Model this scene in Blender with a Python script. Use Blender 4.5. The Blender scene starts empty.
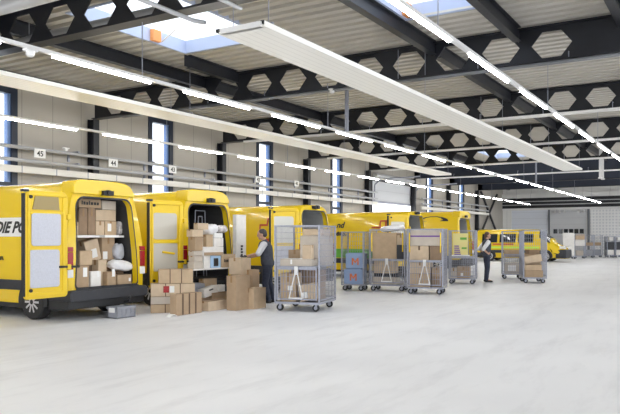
import bpy, bmesh, math, random
from mathutils import Vector, Matrix, noise
R = math.radians
random.seed(7)
S = bpy.context.scene
COL = S.collection

# ------------------------------------------------------------------ camera
F, HOR, EYE = 695.0, 237.5, 1.6
TH = math.atan2(421.0, F)
CT, ST = math.cos(TH), math.sin(TH)
cam = bpy.data.cameras.new('camera')
cam.lens = F / 620 * 36; cam.sensor_width = 36
cam.shift_y = (HOR - 207) / 620
cam.clip_end = 400
co = bpy.data.objects.new('camera', cam); COL.objects.link(co)
co.location = (0, 0, EYE); co.rotation_euler = (R(90), 0, TH - R(90))
S.camera = co

def ray(px):                       # ground direction per unit of depth
    t = (px - 310) / F
    return CT + t * ST, ST - t * CT
def ground(px, py, z=0.0):         # survey helper: where a photo point stands at height z
    d = F * (EYE - z) / (py - HOR)
    a, b = ray(px)
    return d * a, d * b
def x_at(px, Y):
    a, b = ray(px); return Y * a / b
def z_at(px, py, Y):
    a, b = ray(px); return EYE + (HOR - py) * (Y / b) / F

# ------------------------------------------------------------------ materials
def newmat(name):
    m = bpy.data.materials.new(name); m.use_nodes = True
    nt = m.node_tree; return m, nt, nt.nodes['Principled BSDF']
def pmat(name, col, rough=.5, metal=0.0, var=.0, scale=8.0, bump=0.0, spec=.5, coat=0.0, stretch=(1, 1, 1)):
    m, nt, b = newmat(name)
    b.inputs['Base Color'].default_value = (*col, 1)
    b.inputs['Roughness'].default_value = rough
    b.inputs['Metallic'].default_value = metal
    b.inputs['Specular IOR Level'].default_value = spec
    b.inputs['Coat Weight'].default_value = coat
    if var or bump:
        tc = nt.nodes.new('ShaderNodeTexCoord'); mp = nt.nodes.new('ShaderNodeMapping')
        mp.inputs['Scale'].default_value = stretch
        nz = nt.nodes.new('ShaderNodeTexNoise'); nz.inputs['Scale'].default_value = scale
        nz.inputs['Detail'].default_value = 4
        nt.links.new(tc.outputs['Object'], mp.inputs['Vector']); nt.links.new(mp.outputs[0], nz.inputs['Vector'])
        if var:
            cr = nt.nodes.new('ShaderNodeValToRGB')
            cr.color_ramp.elements[0].position = .3; cr.color_ramp.elements[1].position = .7
            cr.color_ramp.elements[0].color = (*[c * (1 - var) for c in col], 1)
            cr.color_ramp.elements[1].color = (*[min(1, c * (1 + var)) for c in col], 1)
            nt.links.new(nz.outputs['Fac'], cr.inputs[0]); nt.links.new(cr.outputs[0], b.inputs['Base Color'])
        if bump:
            bp = nt.nodes.new('ShaderNodeBump'); bp.inputs['Strength'].default_value = bump; bp.inputs['Distance'].default_value = .02
            nt.links.new(nz.outputs['Fac'], bp.inputs['Height']); nt.links.new(bp.outputs[0], b.inputs['Normal'])
    return m
def emat(name, col, strength):
    m, nt, b = newmat(name)
    b.inputs['Base Color'].default_value = (.9, .9, .9, 1)
    b.inputs['Emission Color'].default_value = (*col, 1); b.inputs['Emission Strength'].default_value = strength
    return m
def glassmat(name, tint=(1, 1, 1), clear=.85, rough=.02):
    m, nt, b = newmat(name)
    b.inputs['Base Color'].default_value = (*tint, 1); b.inputs['Roughness'].default_value = rough
    tr = nt.nodes.new('ShaderNodeBsdfTransparent'); tr.inputs[0].default_value = (*tint, 1)
    mx = nt.nodes.new('ShaderNodeMixShader'); mx.inputs[0].default_value = clear
    nt.links.new(b.outputs[0], mx.inputs[1]); nt.links.new(tr.outputs[0], mx.inputs[2])
    nt.links.new(mx.outputs[0], nt.nodes['Material Output'].inputs['Surface'])
    return m

def floor_mat():
    m, nt, b = newmat('polished_concrete')
    N, L = nt.nodes.new, nt.links.new
    tc = N('ShaderNodeTexCoord')
    n1 = N('ShaderNodeTexNoise'); n1.inputs['Scale'].default_value = .35; n1.inputs['Detail'].default_value = 6
    mp = N('ShaderNodeMapping'); mp.inputs['Scale'].default_value = (.55, 2.6, 1); mp.inputs['Rotation'].default_value = (0, 0, R(-35))
    n2 = N('ShaderNodeTexNoise'); n2.inputs['Scale'].default_value = .9; n2.inputs['Detail'].default_value = 8; n2.inputs['Roughness'].default_value = .7
    L(tc.outputs['Object'], n1.inputs['Vector']); L(tc.outputs['Object'], mp.inputs[0]); L(mp.outputs[0], n2.inputs['Vector'])
    c1 = N('ShaderNodeValToRGB'); c1.color_ramp.elements[0].position = .3; c1.color_ramp.elements[1].position = .65
    c1.color_ramp.elements[0].color = (.80, .815, .85, 1); c1.color_ramp.elements[1].color = (.90, .915, .945, 1)
    c2 = N('ShaderNodeValToRGB'); c2.color_ramp.elements[0].position = .34; c2.color_ramp.elements[1].position = .5
    c2.color_ramp.elements[0].color = (.72, .72, .73, 1); c2.color_ramp.elements[1].color = (1, 1, 1, 1)
    mx = N('ShaderNodeMix'); mx.data_type = 'RGBA'; mx.blend_type = 'MULTIPLY'; mx.inputs[0].default_value = .35
    L(n1.outputs['Fac'], c1.inputs[0]); L(n2.outputs['Fac'], c2.inputs[0])
    L(c1.outputs[0], mx.inputs[6]); L(c2.outputs[0], mx.inputs[7]); L(mx.outputs[2], b.inputs['Base Color'])
    n3 = N('ShaderNodeTexNoise'); n3.inputs['Scale'].default_value = 60; L(tc.outputs['Object'], n3.inputs['Vector'])
    bp = N('ShaderNodeBump'); bp.inputs['Strength'].default_value = .08; bp.inputs['Distance'].default_value = .01
    L(n3.outputs['Fac'], bp.inputs['Height']); L(bp.outputs[0], b.inputs['Normal'])
    b.inputs['Roughness'].default_value = .42; b.inputs['Specular IOR Level'].default_value = .35
    return m
def panel_mat(name, col, period=1.0, axis=0, line=.55, width=.02):
    """sheet cladding with thin joint lines"""
    m, nt, b = newmat(name); N, L = nt.nodes.new, nt.links.new
    tc = N('ShaderNodeTexCoord'); sp = N('ShaderNodeSeparateXYZ'); L(tc.outputs['Object'], sp.inputs[0])
    dv = N('ShaderNodeMath'); dv.operation = 'DIVIDE'; dv.inputs[1].default_value = period; L(sp.outputs[axis], dv.inputs[0])
    fr = N('ShaderNodeMath'); fr.operation = 'FRACT'; L(dv.outputs[0], fr.inputs[0])
    lt = N('ShaderNodeMath'); lt.operation = 'LESS_THAN'; lt.inputs[1].default_value = width / period; L(fr.outputs[0], lt.inputs[0])
    mx = N('ShaderNodeMix'); mx.data_type = 'RGBA'
    mx.inputs[6].default_value = (*col, 1); mx.inputs[7].default_value = (*[c * line for c in col], 1)
    L(lt.outputs[0], mx.inputs[0]); L(mx.outputs[2], b.inputs['Base Color']); b.inputs['Roughness'].default_value = .5
    return m
def dots_mat(name, col, dark, period):
    m, nt, b = newmat(name); N, L = nt.nodes.new, nt.links.new
    tc = N('ShaderNodeTexCoord')
    v = N('ShaderNodeTexVoronoi'); v.inputs['Scale'].default_value = 1 / period; v.inputs['Randomness'].default_value = 0
    L(tc.outputs['Object'], v.inputs['Vector'])
    cr = N('ShaderNodeValToRGB'); cr.color_ramp.elements[0].position = .30; cr.color_ramp.elements[1].position = .36
    cr.color_ramp.elements[0].color = (*dark, 1); cr.color_ramp.elements[1].color = (*col, 1)
    L(v.outputs['Distance'], cr.inputs[0]); L(cr.outputs[0], b.inputs['Base Color'])
    return m

M = {}
M['floor'] = floor_mat()
M['deck'] = pmat('roof_deck_sheet', (.54, .51, .455), .45, 0, .06, .6)
M['steel'] = pmat('anthracite_steel', (.011, .0125, .018), .42, 0, .2, 3)
M['navy'] = pmat('dark_blue_steel', (.026, .034, .058), .45)
M['wall'] = panel_mat('sandwich_panel_wall', (.45, .42, .37), 1.1)
M['wallfar'] = panel_mat('pale_wall_panel', (.80, .80, .79), 2.2, 1)
M['white'] = pmat('white_coated_sheet', (.88, .87, .85), .4)
M['cream'] = panel_mat('cream_radiant_sheet', (.88, .87, .83), .145, 1, .86, .018)
M['jamb'] = pmat('grey_jamb', (.16, .17, .19), .5)
M['railwhite'] = pmat('white_rail', (.78, .78, .78), .4)
M['tube'] = emat('light_tube', (1, .985, .96), 26)
M['galv'] = pmat('galvanised_steel', (.33, .345, .41), .42, .35, .12, 20)
M['pipe'] = pmat('grey_pipe', (.50, .51, .53), .35, .3)
M['tray'] = pmat('cream_trunking', (.72, .70, .65), .5)
M['yellow'] = pmat('post_yellow_paint', (.80, .56, .012), .26, 0, 0, 1, 0, .5, .35)
M['yellow_in'] = pmat('yellow_door_inner', (.80, .56, .012), .35)
M['black'] = pmat('black_plastic', (.016, .017, .02), .5)
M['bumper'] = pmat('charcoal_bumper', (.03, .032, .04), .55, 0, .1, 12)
M['rubber'] = pmat('tyre_rubber', (.018, .018, .02), .7, 0, .2, 30, .2)
M['rim'] = pmat('silver_rim', (.62, .62, .65), .3, .7)
M['pad'] = pmat('pale_grey_trim_pad', (.56, .58, .66), .8, 0, .06, 40)
M['panegrey'] = glassmat('grey_door_glass', (.58, .55, .48), .10, .06)
M['panetan'] = glassmat('tan_door_glass', (.42, .32, .12), .25, .06)
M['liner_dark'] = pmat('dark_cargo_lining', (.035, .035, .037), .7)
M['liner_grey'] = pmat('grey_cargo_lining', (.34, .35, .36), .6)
M['carglass'] = pmat('dark_car_glass', (.02, .025, .03), .06, 0, 0, 1, 0, .6)
M['red'] = pmat('tail_lamp_red', (.34, .012, .012), .2)
M['redbrown'] = pmat('red_stripe_film', (.50, .07, .01), .5)
M['lampwhite'] = pmat('lamp_lens_white', (.8, .8, .8), .2)
M['film'] = pmat('white_lettering_film', (.82, .82, .82), .4)
M['ink'] = pmat('black_lettering', (.02, .02, .02), .5)
M['inkorange'] = pmat('orange_lettering', (.62, .16, .04), .5)
M['inkpurple'] = pmat('purple_ink', (.16, .06, .34), .5)
M['green'] = pmat('green_film', (.12, .42, .05), .4)
M['lime'] = pmat('lime_film', (.50, .75, .06), .4)
M['glass'] = glassmat('window_glass', (.93, .96, 1.0), .9)
M['frame'] = pmat('dark_blue_window_frame', (.020, .028, .050), .4)
M['blueframe'] = pmat('steel_blue_reveal', (.16, .26, .50), .4)
M['curb'] = pmat('skylight_kerb', (.44, .50, .66), .5)
M['orange'] = pmat('orange_actuator', (.85, .33, .10), .5)
M['doorgrey'] = panel_mat('sectional_door_grey', (.62, .63, .65), .55, 2, .85, .03)
M['doorblue'] = panel_mat('sectional_door_pale_blue', (.76, .80, .88), .55, 2, .85, .03)
M['perf'] = dots_mat('perforated_sheet', (.90, .90, .90), (.72, .73, .76), .26)
M['crateblue'] = pmat('blue_grey_plastic', (.26, .36, .56), .5)
M['crategrey'] = pmat('grey_plastic', (.30, .31, .35), .5)
M['tape'] = pmat('parcel_tape', (.34, .20, .09), .3)
M['tapedark'] = pmat('dark_strap', (.12, .07, .04), .5)
M['paper'] = pmat('white_paper', (.86, .86, .85), .6)
M['lidwhite'] = pmat('white_carton', (.80, .78, .75), .6, 0, .05, 10)
M['bagwhite'] = pmat('white_poly_bag', (.82, .82, .84), .3, 0, .04, 8, .6)
M['baggrey'] = pmat('grey_poly_bag', (.48, .50, .56), .28, 0, .08, 8, .6)
M['bagmix'] = pmat('printed_poly_bag', (.55, .52, .52), .35, 0, .5, 14, .5)
CB = [pmat('cardboard_tan', (.53, .395, .26), .8, 0, .08, 6), pmat('cardboard_brown', (.43, .31, .20), .8, 0, .08, 6),
      pmat('cardboard_pale', (.61, .48, .34), .8, 0, .08, 6), pmat('cardboard_grey', (.56, .50, .43), .8, 0, .06, 6),
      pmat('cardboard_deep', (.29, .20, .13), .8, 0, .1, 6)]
M['skin'] = pmat('skin', (.52, .30, .21), .5)
M['hairgrey'] = pmat('dark_grey_hair', (.055, .05, .05), .7, 0, .4, 60)
M['hairbrown'] = pmat('brown_hair', (.075, .04, .025), .6, 0, .4, 60)
M['vest'] = pmat('slate_work_vest', (.055, .062, .085), .8, 0, .15, 25, .2)
M['sleeve'] = pmat('pale_grey_shirt', (.66, .67, .70), .8, 0, .05, 25, .2)
M['trouser'] = pmat('navy_work_trousers', (.028, .035, .062), .8, 0, .2, 20, .2)
M['glove'] = pmat('dark_glove', (.03, .03, .035), .7)
M['shoe'] = pmat('black_shoe', (.015, .015, .016), .5)
M['eye'] = pmat('eye_dark', (.03, .02, .015), .3)

# ------------------------------------------------------------------ mesh building
class MB:
    def __init__(s): s.v = []; s.f = []
    def add(s, vs, fs):
        o = len(s.v); s.v += [tuple(v) for v in vs]; s.f += [tuple(i + o for i in f) for f in fs]; return s
    def mm(s, x0, x1, y0, y1, z0, z1):
        return s.add([(x0, y0, z0), (x1, y0, z0), (x1, y1, z0), (x0, y1, z0), (x0, y0, z1), (x1, y0, z1), (x1, y1, z1), (x0, y1, z1)],
                     [(0, 3, 2, 1), (4, 5, 6, 7), (0, 1, 5, 4), (1, 2, 6, 5), (2, 3, 7, 6), (3, 0, 4, 7)])
    def box(s, c, sz): return s.mm(c[0] - sz[0] / 2, c[0] + sz[0] / 2, c[1] - sz[1] / 2, c[1] + sz[1] / 2, c[2] - sz[2] / 2, c[2] + sz[2] / 2)
    def tube(s, a, b, r, n=8, r2=None):
        a, b = Vector(a), Vector(b); d = (b - a).normalized(); u = d.orthogonal().normalized(); w = d.cross(u)
        r2 = r if r2 is None else r2; vs = []
        for p, rr in ((a, r), (b, r2)):
            for i in range(n):
                t = 2 * math.pi * i / n; vs.append(p + (u * math.cos(t) + w * math.sin(t)) * rr)
        fs = [(i, (i + 1) % n, n + (i + 1) % n, n + i) for i in range(n)] + [tuple(range(n - 1, -1, -1)), tuple(range(n, 2 * n))]
        return s.add(vs, fs)
    def path(s, pts, r, n=6):
        for a, b in zip(pts, pts[1:]): s.tube(a, b, r, n)
        return s
    def prism(s, poly, axis, a, b):
        """poly in the plane normal to axis, extruded a..b"""
        def P(p, h):
            return {'x': (h, p[0], p[1]), 'y': (p[0], h, p[1]), 'z': (p[0], p[1], h)}[axis]
        n = len(poly)
        return s.add([P(p, a) for p in poly] + [P(p, b) for p in poly],
                     [tuple(range(n)), tuple(range(2 * n - 1, n - 1, -1))] + [((i + 1) % n, i, n + i, n + (i + 1) % n) for i in range(n)])
    def lathe(s, prof, axis='x', n=24, c=(0, 0, 0)):
        vs = []
        for (h, r) in prof:
            for i in range(n):
                t = 2 * math.pi * i / n; a, b = r * math.cos(t), r * math.sin(t)
                p = {'x': (h, a, b), 'y': (a, h, b), 'z': (a, b, h)}[axis]
                vs.append((p[0] + c[0], p[1] + c[1], p[2] + c[2]))
        fs = []
        for k in range(len(prof) - 1):
            for i in range(n): fs.append((k * n + i, k * n + (i + 1) % n, (k + 1) * n + (i + 1) % n, (k + 1) * n + i))
        fs += [tuple(range(n)), tuple(range((len(prof) - 1) * n + n - 1, (len(prof) - 1) * n - 1, -1))]
        return s.add(vs, fs)
    def build(s, name, mat, parent=None, smooth=False, bevel=0, loc=None, angle=35):
        me = bpy.data.meshes.new(name); me.from_pydata(s.v, [], s.f); me.update()
        bm = bmesh.new(); bm.from_mesh(me)
        bmesh.ops.delete(bm, geom=[v for v in bm.verts if not v.link_faces], context='VERTS')
        bmesh.ops.recalc_face_normals(bm, faces=bm.faces)
        if bevel: bmesh.ops.bevel(bm, geom=list(bm.edges), offset=bevel, segments=1, affect='EDGES', profile=.5)
        bm.to_mesh(me); bm.free()
        if smooth:
            for p in me.polygons: p.use_smooth = True
            me.set_sharp_from_angle(angle=R(angle))
        me.materials.append(mat)
        o = bpy.data.objects.new(name, me); COL.objects.link(o)
        if parent: o.parent = parent
        if loc: o.location = loc
        return o

def tag(o, label, cat, group=None, kind=None):
    o['label'] = label; o['category'] = cat
    if group: o['group'] = group
    if kind: o['kind'] = kind
    return o
def thing(name, label, cat, loc=(0, 0, 0), rz=0, group=None):
    o = bpy.data.objects.new(name, None); o.empty_display_size = .2; COL.objects.link(o)
    o.location = loc; o.rotation_euler = (0, 0, rz); return tag(o, label, cat, group)
def struct(o): o['kind'] = 'structure'; return o
def copy_tree(o, parent=None):
    c = o.copy(); COL.objects.link(c); c.parent = parent
    for ch in list(o.children): copy_tree(ch, c)
    return c
def bake(o):
    """replace an object's mesh by its evaluated mesh"""
    bpy.context.view_layer.update()
    me = bpy.data.meshes.new_from_object(o.evaluated_get(bpy.context.evaluated_depsgraph_get()))
    me.name = o.name; o.modifiers.clear(); o.data = me; return o
def text_mesh(name, body, size, mat, parent, matrix, shear=0.0, bold=.0, align='LEFT', extrude=.002):
    cu = bpy.data.curves.new(name, 'FONT'); cu.body = body; cu.size = size; cu.shear = shear
    cu.offset = bold; cu.align_x = align; cu.extrude = extrude; cu.resolution_u = 3
    t = bpy.data.objects.new(name, cu); COL.objects.link(t)
    bpy.context.view_layer.update()
    me = bpy.data.meshes.new_from_object(t.evaluated_get(bpy.context.evaluated_depsgraph_get()))
    bpy.data.objects.remove(t); bpy.data.curves.remove(cu)
    me.name = name; me.materials.clear(); me.materials.append(mat)
    me.transform(matrix)
    o = bpy.data.objects.new(name, me); COL.objects.link(o)
    if parent: o.parent = parent
    return o
def basis(origin, right, up):
    r, u = Vector(right).normalized(), Vector(up).normalized(); n = r.cross(u)
    m = Matrix((( r.x, u.x, n.x, origin[0]), (r.y, u.y, n.y, origin[1]), (r.z, u.z, n.z, origin[2]), (0, 0, 0, 1)))
    return m
def rrect(x0, x1, z0, z1, r, n=4, rt=None):
    rt = r if rt is None else rt; pts = []
    for cx, cz, a0, rr in ((x1 - r, z0 + r, -90, r), (x1 - rt, z1 - rt, 0, rt), (x0 + rt, z1 - rt, 90, rt), (x0 + r, z0 + r, 180, r)):
        for i in range(n + 1):
            a = R(a0 + 90 * i / n); pts.append((cx + rr * math.cos(a), cz + rr * math.sin(a)))
    return pts
# ------------------------------------------------------------------ the hall
YW, XE, ZT, ZD = 18.0, 64.0, 6.24, 6.26
struct(MB().mm(-12, XE + .3, -12, YW + .3, -.2, 0).build('floor', M['floor']))
WIN = [12.40 + 6.68 * k for k in range(7) if k != 4]
DOOR = (36.6, 43.0)
wl = MB(); x = -12.0
for a, b in sorted([(w - .65, w + .65) for w in WIN] + [DOOR]):
    wl.mm(x, a, YW, YW + .22, 0, ZT); x = b
    if (a, b) == DOOR: wl.mm(a, b, YW, YW + .22, 4.95, ZT)
    else: wl.mm(a, b, YW, YW + .22, 5.97, ZT).mm(a, b, YW, YW + .22, 0, .4)
wl.mm(x, XE + .3, YW, YW + .22, 0, ZT)
struct(wl.build('wall_left', M['wall']))
for i, w in enumerate(WIN):
    f = MB()
    for s in (-1, 1): f.mm(w + s * .65 - (.20 if s > 0 else 0), w + s * .65 + (0 if s > 0 else .20), YW - .03, YW + .2, .4, 5.97)
    f.mm(w - .45, w + .45, YW - .03, YW + .2, 5.80, 5.97).mm(w - .45, w + .45, YW - .03, YW + .2, .4, .55)
    f.mm(w - .45, w + .45, YW - .01, YW + .16, 3.10, 3.22)
    o = struct(f.build('window_%d' % (i + 1), M['frame']))
    MB().mm(w + .35, w + .45, YW + .03, YW + .19, .55, 5.80).build('reveal', M['blueframe'], o)
    MB().mm(w - .45, w + .35, YW + .10, YW + .115, .55, 3.10).mm(w - .45, w + .35, YW + .10, YW + .115, 3.22, 5.80).build('pane', M['glass'], o)
# far wall with its doors
wf = MB(); segs = [(17.2, 13.98, 4.05), (13.72, 10.72, 4.05)]
y = YW
for a, b, z in segs:
    wf.mm(XE, XE + .25, a, y, 0, ZT); wf.mm(XE, XE + .25, b, a, z, ZT); y = b
wf.mm(XE, XE + .25, -12, y, 0, ZT)
struct(wf.build('wall_far', M['wallfar']))
d1 = struct(MB().mm(XE + .05, XE + .12, 13.98, 17.2, 0, 4.05).build('door_1', M['doorblue']))
d2 = struct(MB().mm(XE + .05, XE + .12, 10.72, 13.72, 0, 4.05).build('door_2', M['doorgrey']))
for k in range(6):
    MB().mm(XE + .02, XE + .05, 10.95 + k * .44, 11.29 + k * .44, 1.95, 2.35).build('door_window', M['carglass'], d2)
struct(MB().mm(XE - .06, XE, -12, 10.4, .1, 4.0).build('wall_far_perforated', M['perf']))
t = MB().mm(XE - .14, XE, -12, YW, 4.08, 4.24); struct(t.build('trim_1', M['railwhite']))
struct(MB().mm(XE - .30, XE, -12, YW, 5.15, 5.55).build('trim_2', M['wallfar']))
struct(MB().mm(XE - .10, XE, -12, YW, 4.24, 5.15).build('trim_3', M['steel']))
for k, yy in enumerate((13.85, 10.55)):
    struct(MB().mm(XE - .1, XE, yy - .09, yy + .09, 0, 4.08).build('trim_%d' % (4 + k), M['jamb']))
for k in range(2):
    struct(MB().mm(XE - .22, XE - .12, -12, YW, 4.5 + .3 * k, 4.58 + .3 * k).build('trim_%d' % (6 + k), M['pipe']))
# ribbed roof deck, left open at the skylights
SKY = [(9.8, 13.3, 9.2, 11.75), (9.7, 13.7, 4.25, 5.9), (37.0, 40.6, 9.2, 11.75)]
xs = []; x = -12.0; P = .36
while x < XE + .2:
    xs += [(x, 0), (x + .18, 0), (x + .205, .12), (x + .335, .12)]; x += P
ys = sorted({-12.0, YW + .2, *[s[2] for s in SKY], *[s[3] for s in SKY]})
dk = MB()
vs = [(a, yy, ZD + z) for yy in ys for a, z in xs]; n = len(xs); fs = []
for j in range(len(ys) - 1):
    for i in range(n - 1):
        cx, cy = (xs[i][0] + xs[i + 1][0]) / 2, (ys[j] + ys[j + 1]) / 2
        if any(a < cx < b and c < cy < d for a, b, c, d in SKY): continue
        fs.append((j * n + i, j * n + i + 1, (j + 1) * n + i + 1, (j + 1) * n + i))
dk.add(vs, fs); struct(dk.build('ceiling', M['deck']))
SKL = ['roof skylight with pale blue kerb beside the white heating panel, upper left', 'roof skylight with pale blue kerb above the nearest light rail, top middle',
       'small far roof skylight showing through the holes of a distant beam']
for k, (a, b, c, d) in enumerate(SKY):
    a -= .05; b += .05
    t = thing('skylight', SKL[k], 'skylight', ((a + b) / 2, (c + d) / 2, ZD), 0, 'roof skylights')
    w, h = (b - a) / 2, (d - c) / 2
    MB().mm(-w - .06, w + .06, -h - .06, -h, -.02, .3).mm(-w - .06, w + .06, h, h + .06, -.02, .3).mm(-w - .06, -w, -h, h, -.02, .3).mm(w, w + .06, -h, h, -.02, .3).build('kerb', M['curb'], t)
    MB().mm(-w - .06, w + .06, -h - .06, h + .06, .3, .32).build('glazing', M['glass'], t)
    for q in (-.5, .5): MB().tube((q * w, h - .05, .05), (q * w, h - .5, .28), .02).build('opener_strut', M['railwhite'], t)
    if k < 2: MB().mm(w * .30 if k == 0 else w - .3, w * .30 + .26 if k == 0 else w - .05, h - .12, h - .01, .0, .26).build('actuator', M['orange'], t)
# castellated beams
BX = [9.07 + 6.69 * k for k in range(-1, 8)]
ORD = {0: 'nearest', 1: 'second', 2: 'third', 3: 'fourth', 4: 'fifth', 5: 'sixth', 6: 'seventh', 7: 'farthest'}
for k, bx in enumerate(BX):
    k -= 1
    lb = ('black %s counted from the camera, the %s one' % ('castellated roof beam with hexagonal holes' if k < 5 else 'solid roof beam', ORD[k])) if k >= 0 else 'black castellated roof beam overhead just short of the camera view'
    if k < 0: continue
    t = thing('roof_beam', lb, 'roof beam', (bx, 0, 5.45), 0, 'castellated roof beams')
    Z0, Z1, zc = 0.02, .77, .385
    w = MB()
    for sx in (-.012, .012):
        for i in range(13 if k < 5 else 0):
            yc = 3.36 + 1.12 * i
            if yc > 17.3: break
            a, b = yc - .56, yc + .56
            V = [(a, Z0), (b, Z0), (b, Z1), (a, Z1), (yc - .43, zc), (yc - .2, zc + .285), (yc + .2, zc + .285), (yc + .43, zc), (yc + .2, zc - .285), (yc - .2, zc - .285)]
            w.add([(sx, p[0], p[1]) for p in V], [(3, 2, 6, 5), (0, 1, 8, 9), (0, 9, 4), (0, 4, 3), (4, 5, 3), (1, 7, 8), (1, 2, 7), (2, 6, 7)])
            if sx > 0:
                H = V[4:]
                w.add([(-.012, p[0], p[1]) for p in H] + [(.012, p[0], p[1]) for p in H], [(j, (j + 1) % 6, 6 + (j + 1) % 6, 6 + j) for j in range(6)])
    w.mm(-.012, .012, -12, 2.80 if k < 5 else 17.75, Z0, Z1).mm(-.012, .012, 3.36 + 1.12 * 13 - .56, 17.75, Z0, Z1)
    w.build('web', M['steel'] if k < 5 else M['navy'], t)
    MB().mm(-.15, .15, -12, 17.75, 0, .022).build('bottom_flange', M['steel'], t)
    MB().mm(-.15, .15, -12, 17.75, .768, .79).build('top_flange', M['steel'], t)
    c = thing('steel_column', 'black steel column on the left wall under the %s roof beam' % ORD[k], 'column', (bx, 17.82, 0), 0, 'steel wall columns')
    MB().mm(-.12, .12, -.14, -.12, 0, 5.45).mm(-.12, .12, .12, .14, 0, 5.45).mm(-.01, .01, -.12, .12, 0, 5.45).build('column_shaft', M['steel'], c)
    MB().mm(-.2, .2, -.17, .17, 0, .03).build('base_plate', M['steel'], c)
# purlins
PY = [(17.35, -12, 70, 'along the left wall'), (13.1, -12, 70, 'above the slim cream heating panel'), (6.05, -12, 70, 'above the white heating panel'),
      (11.85, 13.4, 15.7, 'in a short length beyond the upper left skylight'), (4.05, 2.5, 15.7, 'right of the nearest skylight'), (1.9, 2.5, 15.7, 'at the upper right corner of the view')]
for py, xa, xb, w in PY:
    p = MB()
    for a, b in zip([-11.9] + BX, BX + [XE]):
        a, b = max(a, xa), min(b, xb)
        if b - a < .5: continue
        p.mm(a + .16, b - .16, py - .09, py + .09, 5.93, 5.945).mm(a + .16, b - .16, py - .09, py + .09, 6.235, 6.25).mm(a + .02, b - .02, py - .008, py + .008, 5.945, 6.235)
    tag(p.build('roof_purlin', M['steel']), 'black steel purlin under the roof deck running %s' % w if xb > 60 or py < 11 else 'black steel purlin piece ' + w, 'purlin', 'roof purlins')
# cable trays and ducts under the beams
for k, nm in ((1, 'second'), (2, 'third'), (3, 'fourth'), (4, 'fifth'), (5, 'sixth')):
    bx = BX[k + 1]
    t = thing('cable_tray', '%s cable tray along the underside of the %s roof beam' % ('slim grey' if k == 1 else 'pale', nm), 'cable tray', (bx - (.02 if k == 1 else .2), 0, 5.43), 0, 'cable trays under the roof beams')
    h = .03 if k == 1 else .07
    MB().mm(-.10, .10, -11, 16.5, -h, 0).build('tray_channel', M['jamb'] if k == 1 else M['white'], t)
    for i in range(9): MB().mm(-.01, .01, -1 + 2 * i - .01, -1 + 2 * i + .01, 0, .2).mm(-.01, .21, -1 + 2 * i - .01, -1 + 2 * i + .01, .19, .2).build('tray_hanger', M['galv'], t)
# light rails
def rail(label, Y, first, Z=4.40):
    t = thing('light_rail', label, 'light rail', (0, Y, Z), 0, 'rows of tube lights')
    MB().mm(-12, 60.2, -.035, .035, .03, .085).build('rail_profile', M['railwhite'], t)
    n = int((60 - first) / 3.03) + 1
    k0 = -int((first + 11) / 3.03)
    for k in range(k0, n):
        a = first + 3.03 * k; b = min(a + 2.12, 60.1)
        MB().mm(a, b, -.018, .018, -.012, .03).build('tube', M['tube'], t)
    for bx in BX:
        MB().mm(bx - .006, bx + .006, -.006, .006, .085, 5.45 - Z).build('suspension_wire', M['galv'], t)
    return t
rail('long row of white tube lights crossing the middle of the hall', 9.0, 7.15)
rail('long row of white tube lights in front of the left wall', 14.62, 10.25)
rail('nearest row of white tube lights descending at the upper right', 3.44, 7.4)
# radiant ceiling panels
def radiant(label, x0, x1, y0, y1, z):
    t = thing('radiant_panel', label, 'heating panel', ((x0 + x1) / 2, (y0 + y1) / 2, z), 0, 'suspended heating panels')
    l, w = (x1 - x0) / 2, (y1 - y0) / 2
    MB().mm(-l, l, -w, w, 0, .03).build('panel_sheet', M['cream'], t)
    for e in (-w - .012, w): MB().mm(-l, l, e, e + .012, 0, .09).build('edge_profile', M['cream'], t)
    MB().mm(-l, l, -w, w + .08, .045, .10).build('black_backing', M['black'], t)  # black sheet above the panel, a little wider along the wall side
    for k in range(5):
        xx = -l + .25 + (2 * l - .5) * k / 4
        hg = MB()
        for s in (-1, 1): hg.mm(xx - .006, xx + .006, s * w * .8 - .006, s * w * .8 + .006, .13, ZD - z)
        hg.mm(xx - .02, xx + .02, -w, w, .10, .13); hg.build('hanger', M['galv'], t)
    for e in (-l, l): MB().mm(e - .05, e + .05, -w * .9, w * .9, .0, .08).build('header_pipe', M['railwhite'], t)
radiant('broad white heating panel hung under the roof, running from upper left to right', 8.86, 35.8, 6.20, 7.08, 4.88)
radiant('slim cream heating panel hung high along the left wall', -6, 35.3, 12.65, 13.52, 4.9)
# supply pipes, top left
def pipe(label, pts, r, mat, name='pipe', n=12, rods=()):
    b = MB().path(pts, r, n)
    for x, y, z in rods: b.tube((x, y, z), (x, y, ZD), .008, 5)
    return tag(b.build(name, M[mat], None, True), label, 'pipe')
pipe('thick grey insulated pipe crossing the top left corner', [(7.45, 2, 5.55), (7.45, 17, 5.55)], .13, 'pipe', rods=((7.45, 8, 5.55), (7.45, 14, 5.55)))
pipe('thinner grey pipe above the thick pipe, top left corner', [(6.6, 2, 5.75), (6.6, 17, 5.75)], .09, 'pipe', rods=((6.6, 8, 5.75), (6.6, 14, 5.75)))
pipe('grey insulated pipe seen through the holes of the nearest roof beam', [(9.72, 9.0, 5.85), (9.72, 17, 5.85)], .12, 'pipe', rods=((9.72, 13, 5.85), (9.72, 16, 5.85)))
pipe('thin pale supply pipe leading to the white heating panel', [(-2, 7.25, 5.02), (8.4, 7.25, 5.02), (8.7, 7.25, 5.06)], .035, 'pipe', rods=((1, 7.25, 5.02), (6, 7.25, 5.02)))
pipe('thin pale return pipe beside the supply pipe, top left', [(-2, 6.45, 5.12), (8.6, 6.45, 5.12)], .03, 'pipe', rods=((1, 6.45, 5.12), (6, 6.45, 5.12)))
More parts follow.
